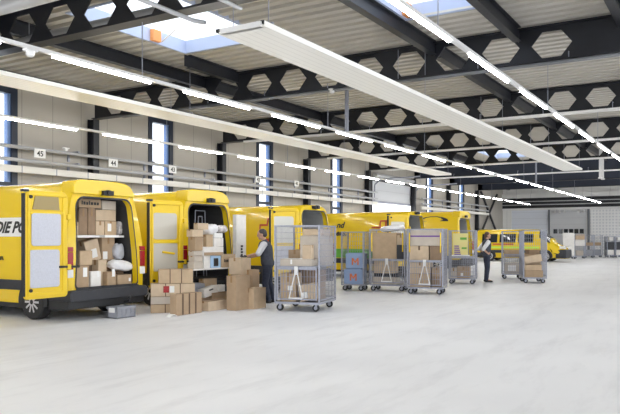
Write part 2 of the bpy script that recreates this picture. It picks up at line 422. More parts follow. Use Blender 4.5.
for x, y, l in ((16.8, 9.0, 'grey drop pole holding the middle light rail under the third beam'), (38.4, 9.0, 'grey drop pole holding the middle light rail far down the hall')):
    t = thing('drop_pole', l, 'pole', (x, y, 4.49)); MB().mm(-.04, .04, -.04, .04, 0, 1.44).build('pole_shaft', M['galv'], t)
    MB().mm(-.07, .07, -.07, .07, 1.40, 1.46).build('mounting_plate', M['galv'], t)
for x, l in ((36.6, 'left of two short pale conduits hanging in front of the dark far beams'), (37.4, 'right of two short pale conduits hanging in front of the dark far beams')):
    tag(MB().mm(x - .05, x + .05, 5.45, 5.55, 4.55, 6.26).mm(x - .08, x + .08, 5.42, 5.58, 4.5, 4.56).build('conduit', M['railwhite']), l, 'conduit')
# services on the left wall
for z, l in ((4.20, 'upper grey pipe running along the left wall'), (3.83, 'lower grey pipe running along the left wall')):
    t = thing('wall_pipe', l, 'pipe', (0, 17.5, z), 0, 'pipes along the left wall')
    MB().tube((-12, 0, 0), (36.4, 0, 0), .055, 10).build('pipe_run', M['pipe'], t, True)
    MB().tube((43.2, 0, 0), (58, 0, 0), .055, 10).build('pipe_run', M['pipe'], t, True)
    for k in range(15):
        bx = 8.2 + 3.34 * k
        if 36.4 < bx < 43.2: continue
        MB().mm(bx - .03, bx + .03, -.02, .5, .05, .10).mm(bx - .03, bx + .03, .44, .5, -.2, .1).build('bracket', M['galv'], t)
tr = thing('wall_trunking', 'cream jointed cable trunking below the pipes on the left wall', 'trunking', (0, 17.45, 3.47))
MB().mm(-12, 36.4, 0, .12, 0, .19).build('trunking_body', M['tray'], tr); MB().mm(43.2, 58, 0, .12, 0, .19).build('trunking_body', M['tray'], tr)
for k in range(24): MB().mm(8 + 1.2 * k, 8.03 + 1.2 * k, -.006, .126, -.006, .196).build('joint', M['galv'], tr)
for k in range(10): MB().mm(9 + 3 * k, 9.05 + 3 * k, .12, .55, .04, .12).build('bracket', M['galv'], tr)
for px, py, s, w in ((39.7, 153.5, '45', 'above the first van'), (113, 163, '44', 'left of the first tall window'), (172.5, 169.5, '43', 'beside the first tall window'),
                     (258, 179.5, '42', 'at the second tall window'), (296.5, 183.5, '41', 'right of the second tall window')):
    X = x_at(px, 17.40); Z = z_at(px, py, 17.40)
    t = thing('bay_sign', 'small white bay number sign %s on the wall pipes %s' % (s, w), 'sign', (X, 17.38, Z), 0, 'bay number signs')
    MB().mm(-.19, .19, 0, .02, -.13, .13).mm(-.02, .02, .02, .12, .1, .13).build('sign_plate', M['paper'], t)
    text_mesh('number', s, .22, M['ink'], t, basis((0, -.004, -.08), (1, 0, 0), (0, 0, 1)), 0, .004, 'CENTER')
def sensor(label, p, s=.1):
    t = thing('ceiling_sensor', label, 'sensor', p); MB().mm(-s, s, -s * .6, s * .6, -.04, 0).build('sensor_base', M['railwhite'], t, False, .01)
    MB().lathe([(-.12, .03), (-.1, .06), (-.04, .07)], 'z', 12).build('sensor_dome', M['lampwhite'], t, True)
sensor('small white sensor under the middle light rail at upper left', (6.75, 9.0, 4.43))
sensor('small white sensor under the second roof beam, centre of the roof', (15.7, x_at(332, 1) and 15.7 / x_at(332, 1), 5.45))
sensor('small white sensor box on the upper wall pipe above the first van', (x_at(67, 17.4), 17.45, 4.36))
# overhead door in the left wall
o = struct(MB().mm(DOOR[0], DOOR[1], YW + .03, YW + .10, 3.72, 4.95).build('door_3', M['doorgrey']))
MB().mm(DOOR[0], DOOR[1], YW - .02, YW + .03, 3.66, 3.80).build('bottom_seal', M['galv'], o)
struct(MB().mm(DOOR[0] - .15, DOOR[0], YW - .1, YW, 0, 5.0).mm(DOOR[1], DOOR[1] + .15, YW - .1, YW, 0, 5.0).mm(DOOR[0] - .15, DOOR[1] + .15, YW - .1, YW, 4.95, 5.1).build('trim_8', M['steel']))
for k, s in enumerate((0, 1)):
    X = DOOR[s] + (.1 if s == 0 else -.1)
    tag(MB().path([(X, YW - .15, 3.7), (X, YW - .2, 4.7), (X, YW - .6, 5.0), (X, YW - 3.0, 5.05)], .04, 6).build('door_track', M['galv']),
        '%s steel guide track of the overhead door in the left wall' % ('nearer' if s == 0 else 'farther'), 'track', 'overhead door tracks')
tag(MB().tube((DOOR[0], YW - .25, 5.25), (DOOR[1] - .75, YW - .25, 5.25), .13, 14).mm(39.7, 39.9, YW - .3, YW - .01, 5.12, 5.3).build('door_spring_shaft', M['pipe'], None, True), 'grey spring shaft above the overhead door in the left wall', 'shaft')
# bracing near the far corner
b = thing('cross_brace', 'black steel cross brace on the left wall near the far corner', 'brace', (59.0, 17.75, 3.75))
for s in (-1, 1): MB().tube((-2.2 * s, 0.03 * s, 1.65), (2.2 * s, 0.03 * s, -1.65), .10, 6).build('brace_bar', M['steel'], b)
MB().mm(-.2, .2, -.03, .22, -.2, .2).build('gusset', M['steel'], b)
MB().mm(-2.4, 2.4, .1, .24, -1.8, -1.65).build('strut', M['steel'], b)
for k, yy in enumerate((13.3, 12.9, 12.5, 11.3, 10.9)):
    t = thing('wall_lamp', 'small white wall lamp above the grey far door, %s of the row from the left' % ['first', 'second', 'third', 'fourth', 'fifth'][k], 'lamp', (XE - .15, yy, 4.02), 0, 'wall lamps above the far door')
    MB().lathe([(-.16, .15), (-.02, .06), (0, .02)], 'z', 12, (-.12, 0, -.08)).build('lamp_shade', M['lampwhite'], t, True)
    MB().mm(-.14, 0, -.02, .02, -.09, .08).build('lamp_arm', M['railwhite'], t)
# ------------------------------------------------------------------ vans
PROF = [(0, .27), (.86, .27), (.93, .30), (.965, .45), (.985, .62), (.995, .90), (1.0, 1.15), (.992, 1.5), (.955, 1.8), (.90, 2.1), (.855, 2.30), (.81, 2.45), (.765, 2.56), (.69, 2.64), (.56, 2.69), (.3, 2.715), (0, 2.72)]
def side_x(z, H):
    k = H / 2.72; z = z / k
    for (x0, z0), (x1, z1) in zip(PROF[1:], PROF[2:]):
        if z0 <= z <= z1: return x0 + (x1 - x0) * (z - z0) / max(1e-6, z1 - z0)
    return .9
def smoothstep(a, b, x):
    t = max(0, min(1, (x - a) / (b - a))); return t * t * (3 - 2 * t)
def lean_y(z): return .10 * smoothstep(1.1, 2.5, z)
def make_van(label, X, H, Y0=10.65, rz=0, windows=False, rear='open', liner='liner_grey', spoiler=True, doorglass='panegrey', pads=False, L=5.95, wheel_y=(.98, 4.7), camera=True, group='yellow delivery vans', kind='delivery_van'):
    k = H / 2.72
    t = thing(kind, label, 'van', (X, Y0, 0), rz, group)
    ring = [(x, z * k) for x, z in PROF] + [(-x, z * k) for x, z in PROF[-2:0:-1]]
    N = len(ring)
    # (y, roof height, width scale)
    hood = 1.18; base = L - 1.75
    st = [(0, H - .03, .975), (.06, H, .995), (.5, H, 1), (1.5, H, 1), (3.0, H, 1), (base - .1, H - .02, 1), (base + .12, H - .10, .985), (base + .80, 1.55, .97), (base + .95, hood + .12, .965), (L - .35, hood - .12, .94), (L - .1, .92, .86), (L, .72, .74)]
    body, glass = MB(), MB()
    sec = []
    for y, T, ws in st:
        vs = []
        for x, z in ring:
            zz = .27 * k + (z - .27 * k) * (T - .27 * k) / (H - .27 * k) if z > T * .6 else min(z, T)
            zz = min(zz, T)
            vs.append((x * ws, y + lean_y(zz) * max(0, 1 - y / .6), zz))
        sec.append(vs)
    body.v = [v for s in sec for v in s]; glass.v = list(body.v)
    for j in range(len(sec) - 1):
        for i in range(N):
            f = (j * N + i, j * N + (i + 1) % N, (j + 1) * N + (i + 1) % N, (j + 1) * N + i)
            cx = [sec[j][i], sec[j][(i + 1) % N], sec[j + 1][i], sec[j + 1][(i + 1) % N]]
            mz = sum(c[2] for c in cx) / 4; mx = abs(sum(c[0] for c in cx) / 4)
            (glass if j in (6,) and mx < .88 and mz > 1.3 else body).f.append(f)
    body.f.append(tuple((len(sec) - 1) * N + i for i in range(N)))
    if rear == 'open':
        # rear frame: outer ring -> opening, then jamb
        zt = 2.40 * k if spoiler else H - .16
        op = [(x * (1 - .11 * smoothstep(1.0, 2.4, z)), z) for x, z in [(a, b + (.0)) for a, b in rrect(-.83, .81, .62, zt, .06, 4, .22)]]
        cen = (0, 1.4); m = len(op)
        outer = [(sec[0][i][0], sec[0][i][2]) for i in range(N)]
        def hit(px_, pz):    # where the ray from the centre leaves the opening
            a = math.atan2(pz - cen[1], px_)
            best = None
            for q in range(m):
                p0, p1 = op[q], op[(q + 1) % m]
                d = (math.cos(a), math.sin(a)); e = (p1[0] - p0[0], p1[1] - p0[1]); c = (p0[0] - cen[0], p0[1] - cen[1])
                det = d[0] * e[1] - d[1] * e[0]
                if abs(det) < 1e-9: continue
                s_ = (c[0] * e[1] - c[1] * e[0]) / det; u_ = (c[0] * d[1] - c[1] * d[0]) / det
                if s_ > 0 and -1e-6 <= u_ <= 1 + 1e-6 and (best is None or s_ < best): best = s_
            return cen[0] + math.cos(a) * best, cen[1] + math.sin(a) * best
        inn = [hit(*p) for p in outer]
        # finer outer points so the opening keeps its corners
        fo, fi = [], []
        for i in range(N):
            p, q = outer[i], outer[(i + 1) % N]
            for s_ in range(6):
                u = s_ / 6; pp = (p[0] + (q[0] - p[0]) * u, p[1] + (q[1] - p[1]) * u); fo.append(pp); fi.append(hit(*pp))
        n2 = len(fo); o = len(body.v)
        body.v += [(p[0], lean_y(p[1]), p[1]) for p in fo] + [(p[0], lean_y(p[1]) - .02, p[1]) for p in fi] + [(p[0] * .985, .12 + lean_y(p[1]), cen[1] + (p[1] - cen[1]) * .985) for p in fi]
        for i in range(n2):
            jn = (i + 1) % n2
            body.f += [(o + i, o + jn, o + n2 + jn, o + n2 + i), (o + n2 + i, o + n2 + jn, o + 2 * n2 + jn, o + 2 * n2 + i)]
        li = MB(); dp = 3.0
        li.v = [(p[0] * .985, .12 + lean_y(p[1]), cen[1] + (p[1] - cen[1]) * .985) for p in fi] + [(p[0] * .985, dp, cen[1] + (p[1] - cen[1]) * .985) for p in fi]
        li.f = [(i, (i + 1) % n2, n2 + (i + 1) % n2, n2 + i) for i in range(n2)] + [tuple(range(n2, 2 * n2))]
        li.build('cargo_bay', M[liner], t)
        sl = MB()
        q = [(p[0] * 1.0, p[1]) for p in fi]
        sl.v = [(p[0], lean_y(p[1]) - .028, p[1]) for p in q] + [(p[0] * .965, lean_y(p[1]) - .028, cen[1] + (p[1] - cen[1]) * .965) for p in q]
        sl.f = [(i, (i + 1) % n2, n2 + (i + 1) % n2, n2 + i) for i in range(n2)]
        sl.build('door_seal', M['black'], t)
        MB().mm(-.80, .80, -.05, .25, .585, .625).build('loading_sill', M['bumper'], t)
    else:
        body.f.append(tuple(range(N - 1, -1, -1)))
    body.build('body', M['yellow'], t, True, 0, None, 40)
    glass.build('windscreen', M['carglass'], t, True)
    if spoiler:
        a = [(-.80, 2.44 * k), (.78, 2.44 * k), (.75, 2.53 * k), (.66, 2.64 * k), (.52, 2.70 * k), (.3, 2.725 * k), (-.3, 2.725 * k), (-.62, 2.72 * k), (-.78, 2.69 * k), (-.80, 2.55 * k)]
        MB().prism(a, 'y', .03, .40).build('roof_spoiler', M['yellow'], t, True, .015)
    # bumper
    bp = MB().prism([(-.97, .38), (.97, .38), (1.003, .44), (1.003, .57), (.94, .60), (-.94, .60), (-1.003, .57), (-1.003, .44)], 'y', -.12, .56)
    bp.build('rear_bumper', M['bumper'], t, False, .02)
    MB().mm(-.975, .975, -.012, .56, .25, .39).build('rear_valance', M['black'], t)
    if rear == 'open':
        MB().tube((.30, -.16, .30), (.30, -.30, .34), .03).lathe([(-.03, .02), (0, .04), (.03, .02)], 'z', 10, (.30, -.30, .40)).build('tow_bar', M['black'], t)
    MB().mm(-.9, .9, .25, L - .6, .20, .34).build('underbody', M['black'], t)
    for s in (-1, 1):
        for z0, z1, mt in ((1.00, 1.32, 'red'), (.84, .99, 'lampwhite'), (1.33, 1.42, 'red')):
            zx = side_x(1.1, H)
            MB().prism([(s * (zx - .13), z0), (s * (zx + .005), z0), (s * (zx + .005), z1), (s * (zx - .13), z1)], 'y', -.035, .10).build('tail_lamp', M[mt], t, False, .008)
        # side moulding, arches, sill
        MB().mm(*sorted((s * .955, s * 1.012)), .35, L - 1.0, .56, .76).build('side_moulding', M['bumper'], t, False, .015)
        for wy in wheel_y:
            q = [(wy + .43 * math.cos(R(a)), max(.27, .36 + .43 * math.sin(R(a)))) for a in range(-20, 201, 10)]
            MB().prism(q, 'x', *sorted((s * .93, s * 1.008))).build('wheel_arch', M['black'], t)
            w = MB().lathe([(-.12, .23), (-.115, .315), (-.09, .345), (.09, .345), (.115, .315), (.12, .23)], 'x', 32, (s * .905, wy, .345)).build('wheel', M['rubber'], t, True)
            r = MB().lathe([(0, .235), (.012, .235), (.012, .205), (0, .205)], 'x', 28, (s * 1.02, wy, .345))
            for i in range(10):
                a = 2 * math.pi * i / 10; da = .10
                r.add([(s * 1.03, wy + .05 * math.cos(a - .4), .345 + .05 * math.sin(a - .4)), (s * 1.03, wy + .05 * math.cos(a + .4), .345 + .05 * math.sin(a + .4)),
                       (s * 1.025, wy + .21 * math.cos(a + da), .345 + .21 * math.sin(a + da)), (s * 1.025, wy + .21 * math.cos(a - da), .345 + .21 * math.sin(a - da))], [(0, 1, 2, 3)])
            r.lathe([(0, .065), (.02, .06), (.025, .02)], 'x', 14, (s * 1.02, wy, .345)); r.build('rim', M['rim'], w)
            MB().lathe([(0, .232), (.004, .232)], 'x', 28, (s * 1.020, wy, .345)).build('rim_back', M['black'], w)
    if camera and rear == 'open':
        zt = 2.44 * k if spoiler else H - .12
        MB().mm(-.13, .13, -.04, .14, zt, zt + .09).lathe([(-.07, .05), (.02, .06)], 'y', 12, (0, 0, zt + .05)).build('reversing_camera', M['black'], t)
    if windows:
        for s in (-1, 1):
            for a, b in ((.45, 1.5), (1.65, 2.75), (2.9, 3.9)):
                side_patch(t, s, a, b, 1.26, 1.84, 'carglass', H, 'side_window', .008)
    return t
def side_patch(t, s, y0, y1, z0, z1, mat, H, name, off=.004):
    m = MB(); n = 6
    for i in range(n + 1):
        z = z0 + (z1 - z0) * i / n; x = s * (side_x(z, H) + off); m.v += [(x, y0, z), (x, y1, z)]
    m.f = [(2 * i, 2 * i + 1, 2 * i + 3, 2 * i + 2) for i in range(n)]
    return m.build(name, M[mat], t)
def side_text(t, body, yright, z, size, H, mat='ink', shear=.22, bold=.012, name='lettering', align='RIGHT', off=.008):
    """lettering on the van's left side; its right end lies yright behind the rear edge"""
    x0, x1 = side_x(z, H), side_x(z + size * .7, H)
    return text_mesh(name, body, size, M[mat], t, basis((-(x0 + off), yright, z), (0, -1, 0), (x0 - x1, 0, size * .7)), shear, bold, align)
def rear_door(t, H, glass, pads, zwin, zlow, top, ang=0):
    """left rear door swung out level with the rear, inner face to the viewer"""
    d = MB(); zb = .50
    x0, x1 = -1.95, -1.02
    d.prism(rrect(x0, x1, zb, top, .07, 4, .12), 'y', -.06, 0)
    door = d.build('rear_door', M['yellow_in'], t, False, .012)
    fr = MB()
    for a, b, c, e in ((x0 + .05, x1 - .05, zb + .05, zb + .12), (x0 + .05, x1 - .05, top - .10, top - .05), (x0 + .05, x0 + .10, zb + .1, top - .1), (x1 - .13, x1 - .05, zb + .1, top - .1)):
        fr.mm(a, b, -.085, -.055, c, e)
    fr.mm(x0 + .1, x1 - .1, -.08, -.055, zwin[0] - .09, zwin[0] - .02)
    fr.build('inner_frame', M['yellow_in'], door, False, .01)
    if pads:
        q = [(-1.80, zwin[0]), (-1.22, zwin[0]), (-1.25, zwin[1]), (-1.74, zwin[1])]
        MB().prism(q, 'y', -.075, -.058).build('door_window', M[glass], door)
        MB().prism(rrect(-1.82, -1.19, 1.45, 2.04, .05), 'y', -.082, -.058).build('trim_pad', M['pad'], door, False, .008)
        MB().prism(rrect(-1.86, -1.22, .70, 1.38, .05), 'y', -.082, -.058).build('trim_pad', M['pad'], door, False, .008)
    else:
        MB().prism(rrect(-1.86, -1.22, zwin[0], zwin[1], .07), 'y', -.075, -.058).build('door_window', M[glass], door)
        MB().prism(rrect(-1.86, -1.20, zlow[0], zlow[1], .05), 'y', -.072, -.058).build('trim_panel', M['pad'] if glass == 'panepale' else M['panegrey'], door)
        if glass != 'panepale': MB().tube((-1.62, -.085, zlow[0] + .42), (-1.30, -.085, zlow[0] + .38), .025).build('grab_handle', M['yellow_in'], door, True)
    MB().mm(x0 - .02, x0 + .004, -.07, .01, zb + .06, top - .06).build('door_edge_seal', M['black'], door)
    for z in (top - .12, zb + .16):
        MB().lathe([(-.11, .03), (-.06, .035)], 'y', 12, (x0 + .10, 0, z)).build('latch', M['black'], door)
    MB().mm(x0 - .06, x0 + .06, -.10, -.02, top - .03, top + .01).build('latch_hook', M['black'], door)
    for z in (1.05, 1.98):
        MB().mm(-1.06, -.97, -.10, -.03, z - .05, z + .05).build('hinge', M['yellow_in'], t, False, .01)
    MB().tube((-1.24, -.09, 1.06), (-.76, -.06, 1.05), .022).build('check_strap', M['black'], t)
    if ang:
        door.matrix_local = Matrix.Translation((-1.0, 0, 0)) @ Matrix.Rotation(R(-ang), 4, 'Z') @ Matrix.Translation((1.0, 0, 0))
    return door
M['panepale'] = pmat('pale_door_pane', (.62, .62, .58), .3)
HS = [2.72, 2.72, 2.58, 2.64, 2.83]
XL = [8.78, 12.0, 16.97, 24.87, 30.75]
vans = []
LB = ['nearest yellow van at far left, open rear packed with parcels, two pale door pads',
      'second yellow van, dark cargo bay behind a table heaped with parcels',
      'third yellow van with pale grey rear door behind the nearest mesh cage',
      'fourth yellow van with a green stripe on its side behind the blue crates',
      'fifth yellow van with tall rounded roof, behind the farther brown parcel cages']
for i in range(5):
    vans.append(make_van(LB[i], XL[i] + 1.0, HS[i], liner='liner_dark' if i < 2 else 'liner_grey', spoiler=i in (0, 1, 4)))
rear_door(vans[0], HS[0], 'panetan', True, (2.10, 2.36), None, 2.44)
rear_door(vans[1], HS[1], 'panegrey', False, (1.56, 2.14), (.86, 1.48), 2.42, 10)
rear_door(vans[2], HS[2], 'panepale', False, (1.45, 2.20), (.80, 1.36), 2.44, 28)
rear_door(vans[3], HS[3], 'panepale', False, (1.45, 2.20), (.80, 1.36), 2.48, 30)
# nearest van: white band, lettering
side_patch(vans[0], -1, .95, 4.4, 1.62, 2.0, 'film', HS[0], 'white_band')
side_text(vans[0], 'DIE POST', 2.22, 1.70, .315, HS[0], align='LEFT')
side_text(vans[0], 'kommt an.', 1.87, 1.15, .15, HS[0], bold=.004)
MB().mm(-.86, -.74, .06, .07, .9, 1.9).build('pillar_strip', M['black'], vans[0])
# cargo shelf in the nearest van
MB().mm(-.80, .78, .34, 1.1, 1.61, 1.645).mm(-.80, .78, .32, .34, 1.60, 1.645).build('cargo_shelf', M['lampwhite'], vans[0])
for x0, x1, zt in ((.06, .48, 2.26), (.17, .37, 2.12)):
    MB().path([(x0 - .04, .56, .64), (x0 + .03, .56, zt), (x1 - .03, .56, zt), (x1 + .04, .56, .64)], .014).build('rack_frame', M['galv'], vans[1])
# red stepped stripe on the third van's side near the door, and the fourth's
for v, h, ps in ((vans[2], HS[2], ((1.40, 1.46, 1.85, 1.99), (1.15, 1.46, 1.94, 2.0), (1.15, 1.21, 1.97, 2.17), (1.0, 1.21, 2.12, 2.18), (1.0, 1.30, 1.48, 1.57), (1.0, 1.06, 1.5, 1.8))),
                 (vans[3], HS[3], ((.95, 1.03, 2.0, 2.29), (.95, 1.25, 2.22, 2.29), (1.2, 1.27, 1.98, 2.25), (1.2, 1.6, 1.96, 2.03)))):
    for y0, y1, z0, z1 in ps: side_patch(v, -1, y0, y1, z0, z1, 'redbrown', h, 'red_stripe')
side_text(vans[3], 'nd', 2.86, 2.0, .34, HS[3]); side_text(vans[3], 'ers.', 2.70, 1.68, .34, HS[3])
side_patch(vans[3], -1, 1.2, 4.6, .78, 1.14, 'green', HS[3], 'green_stripe', .003)
a = MB(); 
for i in range(7):
    t0, t1 = math.pi * i / 7, math.pi * (i + 1) / 7
    a.add([(-(side_x(2.36 + .22 * math.sin(q), HS[4]) + .006), 1.3 + .75 * math.cos(q) * m, 2.36 + .24 * math.sin(q) * m) for q, m in ((t0, 1), (t1, 1), (t1, .45), (t0, .45))], [(0, 1, 2, 3)])
a.build('emblem_arc', M['ink'], vans[4])
side_patch(vans[4], -1, 2.2, 3.0, 2.34, 2.46, 'redbrown', HS[4], 'emblem_bar')
# farther vehicle, nose into the hall
far = make_van('far yellow van parked nose out with dark side windows and a lime stripe', 48.0, 2.16, 15.1, R(180), windows=True, rear='closed', spoiler=False, L=5.9, group=None, kind='passenger_van')
for s in (-1, 1):
    side_patch(far, s, .3, 4.3, .86, 1.0, 'lime', 2.16, 'lime_stripe'); side_patch(far, s, 1.2, 2.6, 1.1, 1.2, 'redbrown', 2.16, 'red_mark', .005)
MB().prism([(-.93, .25), (.93, .25), (.96, .45), (.90, .80), (-.90, .80), (-.96, .45)], 'y', 5.30, 5.97).build('front_bumper', M['bumper'], far, False, .04)
for s in (-1, 1): MB().prism([(s * .50, .84), (s * .86, .86), (s * .86, 1.04), (s * .55, .98)], 'y', 5.55, 5.90).build('headlamp', M['lampwhite'], far, False, .01)
# ------------------------------------------------------------------ cartons
def put(o, loc, rz=0, tilt=(0, 0)):
    o.location = loc; o.rotation_euler = (tilt[0], tilt[1], rz); return o
def carton(label, loc, size, rz=0, mat=0, tape=True, lab=None, straps=0, group=None, tilt=(0, 0), cat='box', name='cardboard_box', tm='tape', open_top=False):
    """origin at the middle of the base; x width, y depth. lab = list of (face, u, v, w, h) with face f/l/r/t"""
    w, d, h = size
    m = CB[mat] if isinstance(mat, int) else M[mat]
    b = MB().box((0, 0, h / 2), (w, d, h))
    o = b.build(name, m, None, False, min(.007, min(size) * .06))
    put(o, loc, rz, tilt); tag(o, label, cat, group)
    e = .0025
    if tape:
        if w >= d:
            MB().mm(-w / 2 - e, w / 2 + e, -.025, .025, h - .002, h + e).mm(-w / 2 - e, -w / 2, -.025, .025, h * .8, h).mm(w / 2, w / 2 + e, -.025, .025, h * .8, h).build('packing_tape', M[tm], o)
        else:
            MB().mm(-.025, .025, -d / 2 - e, d / 2 + e, h - .002, h + e).mm(-.025, .025, -d / 2 - e, -d / 2, h * .7, h).build('packing_tape', M[tm], o)
        if h > .12:
            MB().mm(-w / 2 - .0012, w / 2 + .0012, -d / 2 - .0012, d / 2 + .0012, h * .985, h * .985 + .004).build('flap_seam', CB[4], o)
    for i in range(straps):
        x = -w / 2 + w * (i + 1) / (straps + 1); sw = .022 if straps > 2 else .010
        MB().mm(x - sw, x + sw, -d / 2 - e, -d / 2, 0.002, h).mm(x - sw, x + sw, -d / 2 - e, d / 2 + e, h, h + e).build('strap', M['tapedark'], o)
    for (f, u, v, lw, lh) in lab or []:
        p = MB(); e2 = .004
        if f == 'f': p.mm(u - lw / 2, u + lw / 2, -d / 2 - e2, -d / 2 - .001, v - lh / 2, v + lh / 2)
        if f == 'l': p.mm(-w / 2 - e2, -w / 2 - .001, u - lw / 2, u + lw / 2, v - lh / 2, v + lh / 2)
        if f == 'r': p.mm(w / 2 + .001, w / 2 + e2, u - lw / 2, u + lw / 2, v - lh / 2, v + lh / 2)
        if f == 't': p.mm(u - lw / 2, u + lw / 2, v - lh / 2, v + lh / 2, h + .003, h + .005)
        p.build('shipping_label', M['paper'], o)
    return o
def pixbox(label, pl, pc, pr, Y, z0, ytop, mat=0, d=None, h=None, gap=0, **k):
    """surveyed box square to the hall: near corner seen at column pc on depth Y, left/right ends seen at pl/pr"""
    a, b = ray(pc); X = Y * a / b; x1 = x_at(pr, Y)
    if d is None:
        a2, b2 = ray(pl); d = X * b2 / a2 - Y
    if h is None: h = z_at(pc, ytop, Y) - z0
    w = x1 - X
    return carton(label, (X + w / 2, Y + d / 2, z0), (w, d, max(.04, h)), 0, mat, **k)
def bag(label, loc, size, mat, seed, rz=0, tilt=(0, 0), name='poly_bag', group=None):
    bm = bmesh.new(); bmesh.ops.create_icosphere(bm, subdivisions=4, radius=1)
    for v in bm.verts:
        p = v.co.copy()
        e = 1 - .35 * abs(p.z) ** 3
        sx = math.copysign(abs(p.x) ** .75, p.x); sy = math.copysign(abs(p.y) ** .75, p.y)
        n_ = noise.noise(p * 1.8 + Vector((seed, seed * 2, 0))) * .12 + noise.noise(p * 4.5 + Vector((seed, 0, 3))) * .06
        v.co = Vector((sx * size[0] / 2, sy * size[1] / 2, p.z * size[2] / 2)) * (1 + n_) * (.9 * e + .1)
    z = min(v.co.z for v in bm.verts)
    for v in bm.verts: v.co.z -= z
    me = bpy.data.meshes.new(name); bm.to_mesh(me); bm.free()
    for p in me.polygons: p.use_smooth = True
    me.materials.append(M[mat]); o = bpy.data.objects.new(name, me); COL.objects.link(o)
    put(o, loc, rz, tilt); return tag(o, label, 'bag', group)
# ------------------------------------------------------------------ roll cages
def make_cage(label, loc, rz, W, D, H=1.85, shelf=None, gate=True, drawbar=True, markers=False, gx=.075, gz=.16, group='parcel roll cages', front_top=True):
    t = thing('roll_cage', label, 'roll cage', (loc[0], loc[1], 0), rz, group)
    hw, hd = W / 2, D / 2; wr = .0042
    fb = MB()
    for s in (-1, 1):
        fb.mm(-hw, hw, s * hd - .02, s * hd + .02, .165, .21); fb.mm(s * hw - .02, s * hw + .02, -hd, hd, .165, .21)
    fb.mm(-hw, hw, -hd, hd, .19, .20)
    for i in range(1, 4): fb.mm(-hw, hw, -hd + D * i / 4 - .015, -hd + D * i / 4 + .015, .165, .19)
    fb.build('base_frame', M['galv'], t)
    for sx in (-1, 1):
        for sy in (-1, 1):
            cx, cy = sx * (hw - .09), sy * (hd - .10)
            c = MB().mm(cx - .05, cx + .05, cy - .045, cy + .045, .155, .166)
            for q in (-.032, .026): c.mm(cx - .03, cx + .02, cy + q, cy + q + .006, .06, .156)
            c.tube((cx, cy, .145), (cx, cy, .16), .04, 10)
            c = c.build('caster', M['galv'], t)
            MB().lathe([(-.022, .045), (-.02, .078), (.02, .078), (.022, .045)], 'y', 18, (cx - .015, cy, .08)).build('wheel', M['rubber'], c, True)
            MB().lathe([(-.024, .04), (.024, .04)], 'y', 14, (cx - .015, cy, .08)).build('wheel_hub', M['galv'], c)
            MB().mm(sx * hw - .02, sx * hw + .02, sy * hd - .02, sy * hd + .02, .21, H).build('post', M['galv'], t, False, .005)
    def grid(plane, at, a0, a1, nx, z0, z1, nz):
        g = MB()
        for i in range(nx + 1):
            u = a0 + (a1 - a0) * i / nx
            if plane == 'x': g.mm(at - wr, at + wr, u - wr, u + wr, z0, z1)
            else: g.mm(u - wr, u + wr, at - wr, at + wr, z0, z1)
        for i in range(nz + 1):
            z = z0 + (z1 - z0) * i / nz
            if plane == 'x': g.mm(at + wr, at + 3 * wr, a0, a1, z - wr, z + wr)
            else: g.mm(a0, a1, at + wr, at + 3 * wr, z - wr, z + wr)
        for z in (z0, z1):
            if plane == 'x': g.mm(at - .012, at + .012, a0, a1, z - .014, z + .014)
            else: g.mm(a0, a1, at - .012, at + .012, z - .014, z + .014)
        return g
    for s in (-1, 1): grid('x', s * hw, -hd, hd, round(D / gx), .25, H - .02, round(H / gz)).build('side_panel', M['galv'], t)
    grid('y', hd, -hw, hw, round(W / gx), .25, H - .02, round(H / gz)).build('back_panel', M['galv'], t)
    if front_top: MB().mm(-hw, hw, -hd - .014, -hd + .014, H - .035, H - .005).build('top_rail', M['galv'], t)
    if gate:
        g = grid('y', -hd - .02, -hw + .06, hw - .06, round(W / gx), .27, .92, 4)
        for s in (-1, 1): g.mm(s * (hw - .06) - .014, s * (hw - .06) + .014, -hd - .034, -hd - .006, .25, .95)
        g.mm(-hw + .05, hw - .05, -hd - .036, -hd - .004, .93, .965); g.build('front_gate', M['galv'], t)
    if drawbar:
        b = MB().tube((-.03, -hd - .06, .82), (-.15, -hd - .09, .30), .013).tube((.03, -hd - .06, .82), (.15, -hd - .09, .30), .013).tube((-.16, -hd - .09, .30), (.16, -hd - .09, .30), .016)
        b.mm(-.04, .04, -hd - .075, -hd - .045, .80, .98); b.build('drawbar', M['railwhite'], t)
    if shelf: MB().mm(-hw + .02, hw - .02, -hd + .02, hd - .02, shelf - .02, shelf).build('shelf', M['galv'], t)
    if markers:
        for s in (-1, 1): MB().mm(s * (hw - .055) - .018, s * (hw - .055) + .018, -hd - .012, -hd + .012, 1.18, 1.74).build('edge_marker', M['yellow'], t)
    return t
def incage(t, cx, cy):
    v = Matrix.Rotation(t.rotation_euler.z, 3, 'Z') @ Vector((cx, cy, 0)); return (t.location.x + v.x, t.location.y + v.y)
def cbox(t, label, cx, cy, z0, size, mat=0, rz=0, **k):
    x, y = incage(t, cx, cy); return carton(label, (x, y, z0), size, t.rotation_euler.z + R(rz), mat, **k)

